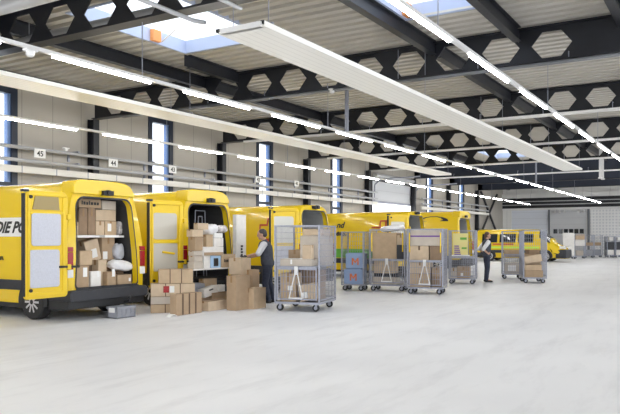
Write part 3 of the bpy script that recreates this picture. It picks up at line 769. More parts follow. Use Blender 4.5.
c1 = make_cage('nearest tall mesh roll cage holding boxes on two levels', (13.25, 8.13), R(-77), 1.0, 1.22, 1.87, shelf=.98)
zb = .202
cbox(c1, 'tan box in the lower left of the nearest cage', -.24, -.30, zb, (.36, .42, .62), 0, lab=[('f', .05, .3, .12, .1)])
cbox(c1, 'brown box at the lower rear of the nearest cage', -.05, .25, zb, (.72, .52, .40), 1)
cbox(c1, 'flat brown box stacked at the lower rear of the nearest cage', -.02, .25, zb + .405, (.68, .50, .26), 4)
cbox(c1, 'tilted pale box with a white label at the lower right of the nearest cage', .22, -.34, zb + .035, (.36, .32, .36), 2, tilt=(0, R(-12)), lab=[('f', -.06, .13, .15, .13)])
cbox(c1, 'long flat parcel with white top on the shelf of the nearest cage', -.06, -.30, .982, (.72, .46, .15), 3, lab=[('t', 0, 0, .70, .44), ('f', -.1, .09, .04, .1)])
cbox(c1, 'large brown box standing at the right rear of the nearest cage shelf',   .17, .27, .982, (.60, .60, .66), 3, lab=[('t', 0, 0, .5, .5)])
cbox(c1, 'small bright tan box upright on the long flat parcel in the nearest cage', .17, -.36, 1.134, (.20, .20, .30), 2)
cbox(c1, 'brown box at the left rear of the nearest cage shelf', -.30, .30, .982, (.30, .44, .34), 1)
cbox(c1, 'wide pale box lying on top of the load in the nearest cage', .16, .27, 1.65, (.50, .50, .14), 2)

c2 = make_cage('low cage trolley with two blue crates beside the nearest cage', (18.75, 9.74), R(-80), .68, .62, 1.78, gate=False, drawbar=False)
def crate(label, loc, size, rz, mat, letter=None, lid=True, lab=False):
    w, d, h = size
    t = thing('plastic_crate', label, 'crate', loc, rz, 'plastic crates')
    b = MB(); th = .018
    b.mm(-w / 2, w / 2, -d / 2, -d / 2 + th, 0, h).mm(-w / 2, w / 2, d / 2 - th, d / 2, 0, h).mm(-w / 2, -w / 2 + th, -d / 2, d / 2, 0, h).mm(w / 2 - th, w / 2, -d / 2, d / 2, 0, h).mm(-w / 2, w / 2, -d / 2, d / 2, 0, th)
    b.build('crate_body', M[mat], t)
    r = MB()
    for s in (-1, 1):
        r.mm(-w / 2 - .015, w / 2 + .015, s * d / 2 - .015, s * d / 2 + .015, h - .05, h); r.mm(s * w / 2 - .015, s * w / 2 + .015, -d / 2, d / 2, h - .05, h)
        r.mm(-w / 2 - .01, w / 2 + .01, s * d / 2 - .01, s * d / 2 + .01, h * .45, h * .45 + .02); r.mm(s * w / 2 - .01, s * w / 2 + .01, -d / 2, d / 2, h * .45, h * .45 + .02)
    for i in range(5):
        x = -w / 2 + w * i / 4; r.mm(x - .012, x + .012, -d / 2 - .01, -d / 2, 0, h)
    r.build('rim', M[mat], t)
    if lid: MB().mm(-w / 2 - .01, w / 2 + .01, -d / 2 - .01, d / 2 + .01, h, h + .03).mm(-w / 2 + .05, w / 2 - .05, -d / 2 + .05, d / 2 - .05, h + .03, h + .045).build('lid', M[mat], t)
    if letter: 
        y, zb_, hh, ww, sw_ = -d / 2 - .013, h * .25, .21, .105, .042
        P_ = [(-ww, 0), (-ww + sw_, 0), (-ww + sw_, hh * .62), (0, hh * .22), (ww - sw_, hh * .62), (ww - sw_, 0), (ww, 0), (ww, hh), (ww - sw_ * 1.1, hh), (0, hh * .52), (-ww + sw_ * 1.1, hh), (-ww, hh)]
        MB().prism([(a, zb_ + b_) for a, b_ in P_], 'y', y, y + .003).build('lettering', M['inkorange'], t)
    if lab: MB().mm(-w / 2 - .02, -w / 2 - .011, -.08, .08, h * .5, h * .9).build('shipping_label', M['paper'], t)
    return t
x, y = incage(c2, .0, -.02)
crate('lower blue crate with an orange letter in the low cage trolley', (x, y, zb), (.56, .46, .42), R(-78), 'crateblue', 'M')
x, y = incage(c2, .04, -.01)
crate('upper blue crate with an orange letter in the low cage trolley', (x, y, zb + .47), (.55, .46, .42), R(-74), 'crateblue', 'M')

c3 = make_cage('roll cage of brown parcels with a white sack on top, right of the blue crates', (19.2, 8.80), R(-78), 1.04, .82, 1.85, shelf=.96, markers=True)
cbox(c3, 'pale box on the floor of the cage with the white sack', -.10, -.06, zb, (.70, .60, .22), 3)
cbox(c3, 'brown carton in the lower half of the cage with the white sack', -.12, 0, zb + .33, (.62, .60, .40), 2)
cbox(c3, 'flat dark slab added as the shaded gap low in the cage with the white sack', -.06, 0, zb + .225, (.74, .62, .10), 'bumper', tape=False)  # charcoal slab stands in for the shade in the gap between two cartons
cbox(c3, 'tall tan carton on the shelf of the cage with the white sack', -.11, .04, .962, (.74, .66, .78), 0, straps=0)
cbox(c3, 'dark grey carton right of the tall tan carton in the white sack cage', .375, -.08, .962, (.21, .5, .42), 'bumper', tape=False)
cbox(c3, 'small tan box on the dark grey carton in the white sack cage', .375, -.06, 1.384, (.21, .44, .30), 2)
x, y = incage(c3, .08, -.02); bag('white sack lying on top of the brown parcel cage beside the blue crates', (x, y, 1.775), (.74, .62, .26), 'bagwhite', 4, R(-70), (0, R(-6)))

c4 = make_cage('roll cage of brown parcels banded with purple tape, front of the middle group', (18.72, 7.42), R(-78), .98, .82, 1.85, shelf=.96, markers=True)
cbox(c4, 'tan carton at the lower left of the purple taped cage', -.16, -.02, zb, (.56, .62, .38), 0)
cbox(c4, 'second tan carton stacked at the lower left of the purple taped cage', -.16, -.02, zb + .385, (.56, .62, .32), 2)
cbox(c4, 'dark brown box at the lower right of the purple taped cage', .30, 0, zb, (.26, .5, .30), 4)
cbox(c4, 'small brown box on the dark one in the purple taped cage', .30, -.02, zb + .305, (.26, .44, .26), 1)
cbox(c4, 'tan carton on the left of the shelf in the purple taped cage', -.18, 0, .962, (.54, .62, .40), 2, tm='tapedark')
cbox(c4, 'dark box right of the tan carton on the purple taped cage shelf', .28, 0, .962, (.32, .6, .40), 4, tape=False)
b = cbox(c4, 'wide brown carton with a purple tape band at the top of its cage', -.0, 0, 1.367, (.84, .64, .44), 3, lab=[('t', 0, 0, .7, .5)])
MB().mm(-.424, .424, -.324, -.321, .25, .29).build('purple_band', M['inkpurple'], b)

c5 = make_cage('roll cage with a printed yellow board, left of the standing person', (23.45, 7.98), R(-76), .88, .82, 1.85, shelf=.90, gate=True, drawbar=False)
b = cbox(c5, 'upright pale yellow board carton printed with purple bars in a cage', -.08, -.12, .902, (.52, .12, .84), 'lime', tape=False)
b.data.materials[0] = pmat('pale_yellow_board', (.80, .72, .30), .6)
for k in range(5): MB().mm(-.20, .02 - .015 * k, -.064, -.061, .10 + .07 * k, .14 + .07 * k).build('printed_bar', M['inkpurple'], b)
MB().mm(.05, .22, -.064, -.061, .30, .36).mm(.0, .22, -.064, -.061, .62, .70).build('printed_bar', M['green'], b)
cbox(c5, 'white flat box on the shelf in front of the printed board', -.05, -.28, .902, (.60, .16, .10), 'paper', tape=False)
cbox(c5, 'brown box with a dark mark in the lower half of the printed board cage', .04, -.05, zb, (.42, .5, .40), 1, lab=[('f', -.05, .12, .08, .12)])
cbox(c5, 'grey box in the lower left of the printed board cage', -.29, -.05, zb, (.22, .5, .34), 3)

c6 = make_cage('slim roll cage standing right of the standing person', (27.25, 7.30), R(-72), .74, .80, 1.85, shelf=.86, drawbar=False)
cbox(c6, 'pale box with a white label low in the slim cage', -.02, -.1, zb, (.54, .5, .42), 3, lab=[('f', 0, .22, .3, .22)])
cbox(c6, 'brown box on the shelf of the slim cage', -.02, -.05, .862, (.56, .55, .26), 1)
c7 = make_cage('open roll cage with a slanting cream carton, rightmost of the front cages', (25.35, 6.06), R(-69), .76, 1.22, 1.86, gate=False, drawbar=False)
cbox(c7, 'brown box at the bottom of the cage under the slanting cream carton', -.02, -.28, zb, (.60, .48, .24), 1)
cbox(c7, 'second brown box under the slanting cream carton', -.04, -.28, zb + .245, (.56, .46, .20), 0)
cbox(c7, 'long slanting cream carton across the top of the open cage load', -.02, -.28, zb + .52, (.58, .42, .24), 2, tilt=(0, R(-11)), tape=False)
cbox(c7, 'tall tan box at the right side of the open cage', .0, .22, zb, (.56, .42, .62), 2, lab=[('r', 0, .4, .1, .08)])
cbox(c7, 'flat brown box on the tall tan box in the open cage', .0, .22, zb + .625, (.56, .46, .18), 1)
cbox(c7, 'loose reddish brown parcel on top in the open cage', .02, .20, zb + .81, (.40, .36, .14), 4, rz=14)

# far trolleys and cages by the end wall
fc = [(579.5, 258.3, .80, 'far roll cage with a tan box on a white crate, left of the far cages'), (589, 257.6, .7, 'far roll cage with brown parcels, middle of the three by the end wall'), (597, 257.3, .7, 'far roll cage with brown parcels, right of the three by the end wall')]
for i, (px, py, w, l) in enumerate(fc):
    gx_, gy_ = ground(px, py)
    c = make_cage(l, (gx_, gy_), R(-72), w, .75, 1.8, shelf=.95, gate=False, drawbar=False, gx=.15, gz=.3, group='far roll cages')
    if i == 0:
        cbox(c, 'tan box on top of the white crate in the far cage', .02, -.05, 1.44, (.62, .5, .40), 0); cbox(c, 'white crate in the far cage under the tan box', 0, -.05, .952, (.68, .55, .48), 'lidwhite', tape=False)
        cbox(c, 'cluttered pale box at the bottom of the far cage under the white crate', 0, 0, zb, (.5, .5, .4), 3)
    else:
        wd = 'middle' if i == 1 else 'right hand'
        cbox(c, 'brown parcel on the upper level of the %s far cage' % wd, 0, 0, .952, (.52, .5, .26), 1); cbox(c, 'grey box on the lower level of the %s far cage' % wd, 0, 0, zb, (.52, .5, .42), 'crategrey', tape=False)
gx_, gy_ = ground(568.5, 258.8)
t = thing('board_trolley', 'far trolley carrying a tall cream board, right of the far van nose', 'trolley', (gx_, gy_, 0), R(-62))
MB().mm(-.42, .42, -.06, .06, .2, 1.95).build('board', M['lidwhite'], t, False, .01)
MB().mm(-.46, .46, -.4, .4, .13, .2).build('trolley_deck', M['galv'], t)
for sx in (-.36, .36):
    for sy in (-.3, .3): MB().lathe([(-.02, .065), (.02, .065)], 'y', 14, (sx, sy, .065)).build('wheel', M['rubber'], t, True)
for i, px in enumerate((609.5, 618.0)):
    gx_, gy_ = ground(px, 257.4)
    c = make_cage('dark far cage topped by a white crate at the right edge, %s of the pair' % ['left', 'right'][i], (gx_, gy_), R(-59), .60, .6, 1.7, shelf=1.35, gate=False, drawbar=False, gx=.06, gz=.12, group='dark far cages')
    cbox(c, 'white crate on top of the %s dark cage at the right edge' % ['left', 'right'][i], .03, -.05, 1.352, (.36, .4, .28), 'lidwhite', tape=False)
    cbox(c, 'black crate filling the middle of the %s dark cage at the right edge' % ['left', 'right'][i], 0, 0, .62, (.50, .50, .62), 'bumper', tape=False, cat='crate', name='black_crate')
    cbox(c, 'grey crate at the bottom of the %s dark cage at the right edge' % ['left', 'right'][i], 0, 0, zb, (.50, .50, .40), 'lidwhite', tape=False, cat='crate', name='grey_crate')
# ------------------------------------------------------------------ parcels in the nearest van
V1 = 'in the nearest van'
zf = .628; Y1, Y2 = 10.70, 11.05
a_ = pixbox('brown box with white label at the lower left corner %s' % V1, None, 76, 89, Y1, zf, 266, 1, d=.30, lab=[('f', .06, .30, .10, .18)])
za = zf + a_.dimensions.z if a_.dimensions.z else zf + .42
bpy.context.view_layer.update()
def top(o): return max(v.co.z for v in o.data.vertices) + o.location.z + .004
za = top(a_)
pixbox('flat white carton standing upright at the front edge %s' % V1, None, 91, 101, Y1, zf, 271.5, 'lidwhite', d=.10, tape=False, lab=[('f', .05, .25, .04, .12)])
pixbox('tall tan box directly behind the flat white carton %s' % V1, None, 98.5, 106.8, Y1 + .14, zf, 260, 2, d=.20)
d_ = pixbox('small labelled brown box at the middle of the sill %s' % V1, None, 107.6, 116, Y1, zf, 272, 1, d=.26, lab=[('f', .04, .26, .08, .16)])
e_ = pixbox('wide brown box at the lower right corner under the white bag %s' % V1, None, 117.4, 131.6, Y1, zf, 275, 1, d=.26, lab=[('f', .14, .10, .05, .07)])
X = x_at(120, Y1 + .14); bag('big white plastic bag lying on two brown boxes %s' % V1, (X - .02, Y1 + .14, top(d_) - .0), (.58, .30, .30), 'bagwhite', 2, 0, (0, R(8)))
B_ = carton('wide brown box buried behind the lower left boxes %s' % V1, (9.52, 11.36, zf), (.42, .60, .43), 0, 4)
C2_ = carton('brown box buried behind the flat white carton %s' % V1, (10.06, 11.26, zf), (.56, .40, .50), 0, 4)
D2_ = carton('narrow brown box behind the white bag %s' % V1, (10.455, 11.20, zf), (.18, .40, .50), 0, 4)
pixbox('small tan box stacked on the lower left labelled box %s' % V1, None, 80, 92.5, Y1 + .03, za, 251, 0, d=.22, tape=True)
X = x_at(89.5, 11.2)
carton('tilted pale box with a white label on its face %s' % V1, (X + .03, 11.18, top(B_) + .06), (.36, .22, .44), 0, 2, tilt=(0, R(-14)), lab=[('f', .02, .16, .14, .18)])
pixbox('tan box half hidden behind the tilted pale box %s' % V1, None, 75.5, 90, 11.34, top(B_), 236.5, 0, d=.28)
pixbox('upright brown box with a low white label, centre of the load %s' % V1, None, 102, 114.8, Y2, top(C2_), 236.8, 1, d=.36, lab=[('f', -.09, .10, .12, .16)])
bag('crumpled grey plastic bag propped upright at the right side %s' % V1, (10.40, 11.03, top(D2_)), (.26, .24, .46), 'baggrey', 5, 0)
zs = 1.648; Y3 = 11.02
m1 = pixbox('tall dark brown carton on the left of the shelf %s' % V1, None, 79, 87.6, Y3, zs, 208, 4, d=.40)
m2 = pixbox('second tall dark brown carton on the shelf %s' % V1, None, 88.2, 95.4, Y3, zs, 208, 4, d=.40)
pixbox('narrow tan box at the far left end of the shelf %s' % V1, None, 74.6, 78.6, Y3 - .01, zs, 222, 2, d=.3)
n_ = pixbox('long brown carton with dark print atop the shelf stack %s' % V1, None, 79, 101.2, Y3, max(top(m1), top(m2)), 0, 1, d=.4, h=.18)
def print_marks(o, name, y, x0, z0, h, spec, vertical=False):
    """illegible printed marks"""
    x = x0
    for w, hh in spec:
        (MB().mm(x, x + w, y, y + .003, z0, z0 + h * hh) if not vertical else MB().mm(z0, z0 + h * hh, y, y + .003, x, x + w)).build(name, M['ink'], o); x += w + .018
print_marks(n_, 'printed_mark', -.2035, -.22, .06, .08, ((.03, 1), (.05, .8), (.05, .7), (.03, 1), (.06, .7), (.06, .7), (.05, .7)))
o_ = pixbox('small pale box on the middle of the shelf %s' % V1, None, 96, 104.4, Y3, zs, 221, 2, d=.36)
p_ = pixbox('labelled tan box on the right of the shelf %s' % V1, None, 105, 116.6, Y3, zs, 221, 0, d=.36, lab=[('f', -.04, .16, .10, .16)])
q_ = pixbox('wide tan box bridging the two shelf boxes %s' % V1, None, 96, 116, Y3, max(top(o_), top(p_)), 209.5, 2, d=.36)
pixbox('pale box at the top right of the shelf stack %s' % V1, None, 102, 116, Y3, top(q_), 200.5, 3, d=.36)
pixbox('flat white parcel sticking out over the shelf edge %s' % V1, None, 105, 119, 10.80, 1.60, 0, 'paper', d=.17, h=.05, tape=False)
bag('crumpled brown paper bundle at the right end of the shelf %s' % V1, (10.50, 11.14, zs), (.16, .26, .40), 'bagmix', 9)
# ------------------------------------------------------------------ sorting table and its parcels behind the second van
TX0, TX1, TY0, TY1, TZ = 11.62, 13.46, 10.00, 10.56, .905
t = thing('folding_table', 'folding sorting table with a pale top at the rear of the second van', 'table', ((TX0 + TX1) / 2, (TY0 + TY1) / 2, 0))
l, w = (TX1 - TX0) / 2, (TY1 - TY0) / 2
MB().mm(-l, l, -w, w, TZ - .03, TZ).build('tabletop', M['lidwhite'], t, False, .006)
for sx in (-1, 1):
    for sy in (-1, 1): MB().mm(sx * (l - .08) - .02, sx * (l - .08) + .02, sy * (w - .10) - .02, sy * (w - .10) + .02, 0, TZ - .03).build('leg', M['black'], t)
    MB().mm(sx * (l - .08) - .015, sx * (l - .08) + .015, -w + .06, w - .06, .30, .33).build('stretcher', M['black'], t)
T = 'on the sorting table'; YT = 10.06; z0 = TZ + .002
g1 = pixbox('flat grey box at the left end of the bottom row %s' % T, 187.5, 194, 203, YT, z0, 262, 3, tape=False)
g2 = pixbox('low grey carton second from the bottom at the left %s' % T, 188.5, 194.5, 202.6, YT, top(g1), 256, 3)
g3 = pixbox('low grey carton third from the bottom at the left %s' % T, 188, 194, 202.6, YT + .01, top(g2), 251, 3)
g4 = pixbox('brown box with a dark side in the left stack %s' % T, 188, 195, 203, YT, top(g3), 237, 1)
g5 = pixbox('wide flat tan box near the top of the left stack %s' % T, 186.5, 192.5, 203.3, YT - .02, top(g4), 229.5, 2)
g6 = pixbox('cream carton crowning the left stack %s' % T, 193.5, 198, 208.5, YT + .02, top(g5), 223, 2)
w1 = pixbox('plain white carton in the bottom row beside the blue printed box %s' % T, None, 204, 210.4, YT, z0, 256, 'lidwhite', d=.36, tape=False)
b1 = pixbox('pale blue printed box with a dark window %s' % T, None, 211, 220.8, YT, z0, 256, 'paper', d=.36, tape=False)
b1.data.materials[0] = pmat('pale_blue_print', (.42, .62, .86), .5); 
MB().mm(-.08, .08, -.184, -.181, .04, .22).build('printed_window', M['ink'], b1)
b2 = pixbox('brown box with dark print at the right end %s' % T, None, 221.8, 235.5, YT, z0, 254.5, 0, d=.36)
print_marks(b2, 'printed_mark', -.1835, -.17, .12, .07, ((.03, 1), (.04, .7), (.05, .8), (.03, .7), (.04, 1)))
w2 = pixbox('long white lidded carton lying across the middle %s' % T, None, 203.6, 223.6, YT - .03, max(top(w1), top(b1)), 247, 'lidwhite', d=.40, tape=False)
MB().mm(-.34, .34, -.203, -.199, .005, .075).build('brown_side_panel', CB[1], w2)
h1 = pixbox('tan box on the long white carton, left half %s' % T, 203, 206.5, 213, YT, top(w2), 234.5, 0)
h2 = pixbox('white box on the long white carton, right half %s' % T, None, 214, 223.5, YT, top(w2), 238, 'lidwhite', d=.34, tape=False)
h3 = pixbox('small white box under the round patterned bag %s' % T, None, 214.5, 222.8, YT + .02, top(h2), 233, 'paper', d=.30, tape=False)
bag('white plastic bag topping the tan box of the heap %s' % T, (x_at(210.5, YT + .18), YT + .18, top(h1)), (.44, .30, .30), 'bagwhite', 11, 0, (0, R(-14)))
bag('round patterned plastic bag at the top right of the heap %s' % T, (x_at(220.5, YT + .14), YT + .14, top(h3)), (.32, .28, .24), 'bagmix', 14)
# under the table
crate('lower grey crate standing under the sorting table', (12.06, 10.34, .002), (.32, .26, .26), 0, 'crategrey', None, False)
crate('upper grey crate stacked under the sorting table', (12.06, 10.34, .275), (.32, .26, .26), 0, 'crategrey', None, True)
crate('dark crate under the right half of the sorting table', (13.02, 10.30, .002), (.50, .28, .42), 0, 'bumper', None, True)
# ------------------------------------------------------------------ parcels on the floor
def floorbox(label, pl, pc, pr, yb, yt, mat=0, **k):
    X, Y = ground(pc, yb); return pixbox(label, pl, pc, pr, Y, .002, yt, mat, **k)
f1 = floorbox('tan box with three dark straps on the floor, frontmost of the floor boxes', 169.8, 176.2, 202, 316.2, 294.6, 1, straps=3, tape=False)
P0 = Vector((10.79, 10.46, 0)); u, v = Vector((.7071, -.7071, 0)), Vector((.7071, .7071, 0))
z = .002
for i, (wd, dp, h, mt, l) in enumerate(((.90, .34, .18, 0, 'flat tan box at the bottom of the strapped stack by the second van door'), (.80, .32, .16, 3, 'flat whitish box second from the bottom of the stack by the second van door'),
                                       (.92, .34, .27, 2, 'strapped pale box with a red label in the stack by the second van door'), (.72, .34, .30, 0, 'brown box on top of the stack by the second van door'))):
    c = P0 + u * (wd / 2 + (.16 if i == 3 else 0)) + v * (dp / 2 + .01)
    o = carton(l, (c.x, c.y, z), (wd, dp, h), R(-45), mt, straps=2 if i in (0, 2, 3) else 0, lab=[('f', -.02, .15, .10, .14)] if i == 2 else None)
    if i == 2: MB().mm(-.20, -.08, -dp / 2 - .005, -dp / 2 - .001, .08, .22).build('red_label', M['red'], o)
    z += h + .004
f5 = floorbox('low tan box on the floor left of the tallest box', None, 208.5, 228.5, 311.5, 301.5, 2, d=.30)
Yb = f5.location.y + .20
f6 = pixbox('brown box on the floor behind the low tan box', None, 212, 228, Yb, .002, 293, 1, d=.22)
pixbox('small white carton on the brown box left of the tallest box', None, 219, 225, Yb + .03, top(f6), 285, 'paper', d=.12, tape=False)
fb_ = pixbox('dark tan box on the floor under the white handled carton', None, 202.5, 210.5, Yb + .02, .002, 298, 4, d=.15)
o = carton('white carton with a dark hand hole, tipped on boxes under the table', (x_at(208.6, Yb + .1), Yb + .10, top(fb_) + .03), (.48, .18, .19), 0, 'lidwhite', tilt=(0, R(-9)), tape=False)
MB().mm(-.07, .07, -.0945, -.091, .12, .15).build('hand_hole', M['ink'], o)
fb2 = pixbox('brown box on the floor below the square tan box', None, 204, 217, Yb + .26, .002, 288.5, 4, d=.16)
pixbox('square tan box behind the white handled carton', None, 204, 217, Yb + .26, top(fb2), 279, 0, d=.16)
f7 = floorbox('tallest brown box on the floor beside the working person', 226.5, 236, 250.6, 311, 276, 1)
f8 = floorbox('brown box on the floor at the working person\'s feet', None, 253.8, 266, 309.5, 288.5, 0, d=.30)
f9 = pixbox('tall brown box on the floor behind the box at the working person\'s feet', None, 252.5, 259.5, f8.location.y + .19, .002, 270, 1, d=.26)
yb_ = f7.location.y + .22
f10 = pixbox('brown carton on the floor hidden behind the tallest box', None, 241, 247, yb_ + .0, .002, 275, 4, d=.30)
pixbox('tan box the working person reaches for, above the tallest box', None, 240.5, 251, yb_, top(f10), 258, 2, d=.34)
tw = pixbox('tall narrow white carton with vertical dark lettering beside the second van', None, 236.6, 246.2, 10.33, .002, 214.5, 'lidwhite', d=.12, tape=False)
print_marks(tw, 'printed_mark', -.0635, .92, -.03, .09, ((.05, 1), (.06, .8), (.05, 1), (.06, .9), (.05, 1), (.06, .8), (.05, 1)), True)
# grey crate and paper scrap
X, Y = ground(117.5, 319)
crate('grey plastic crate with a white label on the floor behind the nearest van', (X + .24, Y + .15, .002), (.47, .28, .23), 0, 'crategrey', None, False, True)
X, Y = ground(172, 317)
m = MB(); q = [(-.1, .0), (-.05, .035), (0, .05), (.05, .03), (.1, .005)]
m.prism(q + [(x, z + .006) for x, z in q[::-1]], 'y', -.07, .07)
tag(m.build('paper_scrap', M['paper'], None, False, 0, (X, Y, .002)), 'crumpled white paper lying on the floor before the strapped box', 'paper')
# ------------------------------------------------------------------ people
class Blob:
    """closed pieces that a voxel remesh fuses into one surface"""
    def __init__(s): s.bm = bmesh.new()
    def ell(s, c, r, rot=None, sub=3):
        m = Matrix.Translation(c) @ (rot.to_4x4() if rot else Matrix.Identity(4)) @ Matrix.Diagonal((r[0], r[1], r[2], 1))
        bmesh.ops.create_icosphere(s.bm, subdivisions=sub, radius=1, matrix=m); return s
    def cap(s, a, b, ra, rb, n=6):
        a, b = Vector(a), Vector(b)
        for i in range(n + 1):
            t = i / n; r = ra + (rb - ra) * t; p = a.lerp(b, t); s.ell(p, (r, r, r), None, 2)
        d = b - a; q = d.to_track_quat('Z', 'Y').to_matrix().to_4x4()
        bmesh.ops.create_cone(s.bm, cap_ends=True, segments=16, radius1=ra, radius2=rb, depth=d.length, matrix=Matrix.Translation((a + b) / 2) @ q); return s
    def loft(s, rings, n=24):
        """rings of (centre, rx, ry)"""
        vs = []
        for c, rx, ry in rings:
            vs.append([s.bm.verts.new((c[0] + rx * math.cos(2 * math.pi * i / n), c[1] + ry * math.sin(2 * math.pi * i / n), c[2])) for i in range(n)])
        for j in range(len(vs) - 1):
            for i in range(n): s.bm.faces.new((vs[j][i], vs[j][(i + 1) % n], vs[j + 1][(i + 1) % n], vs[j + 1][i]))
        s.bm.faces.new(vs[0][::-1]); s.bm.faces.new(vs[-1]); return s
    def build(s, name, mat, parent, voxel, it=3):
        me = bpy.data.meshes.new(name); s.bm.to_mesh(me); s.bm.free()
        o = bpy.data.objects.new(name, me); COL.objects.link(o)
        r = o.modifiers.new('remesh', 'REMESH'); r.mode = 'VOXEL'; r.voxel_size = voxel
        sm = o.modifiers.new('smooth', 'SMOOTH'); sm.iterations = it; sm.factor = .5
        bake(o)
        for p in o.data.polygons: p.use_smooth = True
        o.data.materials.clear(); o.data.materials.append(mat)
        if parent: o.parent = parent
        return o
def hand(b, w, d, side, curl=.5, up=None):
    """palm, four bent fingers and a thumb; w wrist point, d pointing direction, side = thumb direction"""
    w, d = Vector(w), Vector(d).normalized(); sd = (Vector(side) - d * Vector(side).dot(d)).normalized(); n = d.cross(sd)
    rot = Matrix((d, sd, n)).transposed()
    b.ell(w + d * .05, (.055, .042, .019), rot)
    for i, (o, L) in enumerate(((.030, .070), (.011, .080), (-.009, .074), (-.028, .058))):
        k = w + d * .092 + sd * o
        d1 = (d * math.cos(curl * .6) - n * math.sin(curl * .6)); d2 = (d * math.cos(curl * 1.6) - n * math.sin(curl * 1.6))
        m = k + d1 * L * .5; e = m + d2 * L * .5
        b.cap(k - d * .03, m, .0105, .0098, 3); b.cap(m, e, .0098, .0085, 3)
    k = w + d * .035 + sd * .034; m = k + (d * .55 + sd * .7).normalized() * .040; e = m + (d * .9 + sd * .25 - n * .3).normalized() * .034
    b.cap(k - sd * .015, m, .013, .011, 3); b.cap(m, e, .011, .009, 3)
def make_person(label, loc, rz, J, H=1.78, hair='hairgrey', glove=False, hairlong=False, headyaw=0, headpitch=0, female=False, lean=0.0, girth=1.0):
    t = thing('person', label, 'person', loc, rz)
    k = H / 1.78; sw = .175 if female else .195
    body = Blob()
    lx = lambda z: lean * max(0, z - .95)          # forward lean of the trunk
    TR = [(.84, .085, .14), (.92, .115, .17), (1.0, .115, .165), (1.08, .105, .15), (1.18, .115, .155), (1.30, .125, .175), (1.38, .12, .185), (1.44, .095, .165), (1.49, .065, .09)]
    def trunk(b, z0, z1, grow):
        b.loft([((lx(z), 0, z), rx + grow, ry * (.92 if female else 1) + grow) for z, rx, ry in TR if z0 <= z <= z1])
    trunk(body, .84, 1.49, 0)
    nk = Vector((lx(1.47) + .0, 0, 1.46)); hd = Vector((lx(1.6) + .035, 0, 1.655))
    body.cap(nk, hd - Vector((.02, 0, .06)), .058, .052)
    Rh = Matrix.Rotation(headyaw, 3, 'Z') @ Matrix.Rotation(headpitch, 3, 'Y')
    P = lambda x, y, z: hd + Rh @ Vector((x, y, z))
    body.ell(P(0, 0, .02), (.095, .074, .108), Rh); body.ell(P(.025, 0, -.055), (.065, .056, .065), Rh)     # skull, jaw
    body.ell(P(.098, 0, -.012), (.020, .013, .026), Rh).ell(P(.088, 0, -.058), (.014, .024, .008), Rh).ell(P(.085, 0, -.072), (.012, .02, .008), Rh)  # nose, lips
    body.ell(P(.075, 0, -.098), (.022, .025, .018), Rh).ell(P(.083, 0, .035), (.016, .05, .012), Rh)        # chin, brow
    for s in (-1, 1): body.ell(P(-.005, s * .076, -.01), (.022, .010, .032), Rh)                            # ears
    sleeves, trousers, vest = Blob(), Blob(), Blob()
    hands = Blob() if glove else body
    for s, side in ((1, 'L'), (-1, 'R')):
        sh = Vector((lx(1.42), s * sw, 1.415)); el, wr, hdir, thumb, curl = J['arm' + side]
        el, wr = Vector(el), Vector(wr)
        body.cap(sh, el, .050, .040); body.cap(el, wr, .040, .027)
        sleeves.cap(sh, sh.lerp(el, 1.0), .078, .068); sleeves.ell(sh, (.082, .08, .076))
        hand(hands, wr, hdir, thumb, curl)
        hp = Vector((0, s * .088, .90)); kn, an, toe = [Vector(p) for p in J['leg' + side]]
        body.cap(hp, kn, .080, .052); body.cap(kn, an, .052, .036); body.cap(an, an + (toe - an) * .8, .036, .03)
        trousers.cap(hp, kn, .100, .074); trousers.cap(kn, an + Vector((0, 0, .01)), .074, .062)
        shb = Blob(); f = toe - an; f.z = 0
        shb.cap(an + Vector((0, 0, -.03)) - f.normalized() * .035, an + f * .55 + Vector((0, 0, -.045)), .048, .046).cap(an + f * .5 + Vector((0, 0, -.05)), an + f * 1.0 + Vector((0, 0, -.052)), .046, .036).cap(an + Vector((0, 0, .03)), an, .05, .05)
        for v_ in shb.bm.verts: v_.co.z = max(v_.co.z, .0)
        shb.build('shoe', M['shoe'], t, .012)
    trunk(sleeves, 1.30, 1.49, .012); trunk(vest, .90, 1.49, .032); trunk(trousers, .84, 1.0, .018)
    vest.cap(nk + Vector((-.01, 0, -.01)), nk + Vector((0, 0, .03)), .075, .068)
    for s in (-1, 1): vest.cap((lx(1.44), s * .06, 1.445), (lx(1.42), s * (sw - .06), 1.43), .06, .058)
    body.build('body', M['skin'], t, .0075, 2)
    sleeves.build('shirt', M['sleeve'], t, .012); vest.build('vest', M['vest'], t, .012); trousers.build('trousers', M['trouser'], t, .012)
    if glove: hands.build('glove', M['glove'], t, .0065, 1)
    h = Blob(); h.ell(P(-.022, 0, .045), (.095, .082, .092), Rh)
    h.ell(P(-.05, 0, -.01), (.062, .078, .075), Rh)
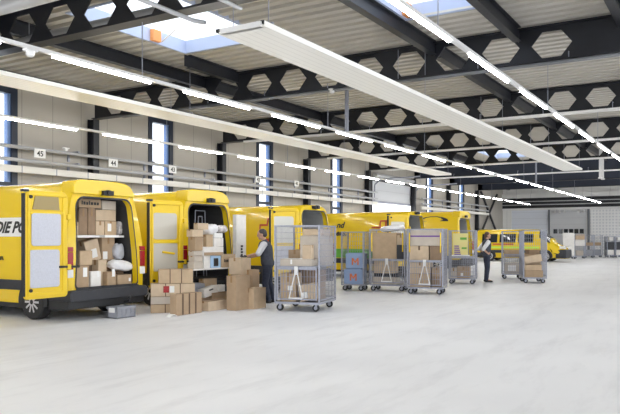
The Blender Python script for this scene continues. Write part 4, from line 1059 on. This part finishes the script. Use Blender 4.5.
    if hairlong: h.ell(P(-.085, 0, -.01), (.05, .06, .085), Rh).ell(P(-.10, 0, -.07), (.035, .045, .06), Rh)
    h.build('hair', M[hair], t, .009, 2)
    for s in (-1, 1):
        e = Blob(); e.ell(P(.086, s * .032, .008), (.009, .012, .008), Rh); e.build('eye', M['eye'], t, .003, 1)
    t.scale = (k * girth, k * girth, k); return t
make_person('person in slate vest and gloves reaching left across the boxes beside the second van', (14.02, 9.70, 0), R(118), dict(
    armL=((.17, .25, 1.20), (.41, .20, 1.14), (1, -.1, -.25), (.2, -.9, .3), .5), armR=((.14, -.24, 1.18), (.38, -.18, 1.10), (1, .1, -.3), (.2, .9, .3), .5),
    legL=((.05, .11, .49), (-.03, .12, .08), (.16, .14, .04)), legR=((-.02, -.11, .49), (-.12, -.12, .08), (.07, -.14, .04))),
    H=1.80, hair='hairgrey', glove=True, headpitch=R(14), lean=.14, girth=1.12)
make_person('person in dark vest and white sleeves standing with a hand on the hip, facing right', (24.62, 7.50, 0), R(-56), dict(
    armR=((-.21, -.29, 1.17), (-.02, -.19, 1.03), (.8, .35, -.35), (-.2, -.2, .9), .7), armL=((-.19, .29, 1.17), (-.01, .19, 1.03), (.8, -.35, -.35), (-.2, .2, .9), .7),
    legL=((.03, .10, .49), (.0, .11, .08), (.19, .13, .04)), legR=((.01, -.10, .49), (-.04, -.11, .08), (.15, -.13, .04))),
    H=1.80, hair='hairbrown', hairlong=True, headpitch=R(-4), female=True)
# ------------------------------------------------------------------ daylight and exposure
w = bpy.data.worlds.new('daylight'); S.world = w; w.use_nodes = True
w.node_tree.nodes['Background'].inputs[0].default_value = (.93, .965, 1.0, 1)
w.node_tree.nodes['Background'].inputs[1].default_value = 1.35
S.view_settings.view_transform = 'Standard'; S.view_settings.look = 'None'
S.view_settings.gamma = 1; S.view_settings.use_curve_mapping = False
S.view_settings.exposure = 1.07
S.cycles.max_bounces = 8; S.cycles.diffuse_bounces = 5; S.cycles.transparent_max_bounces = 16
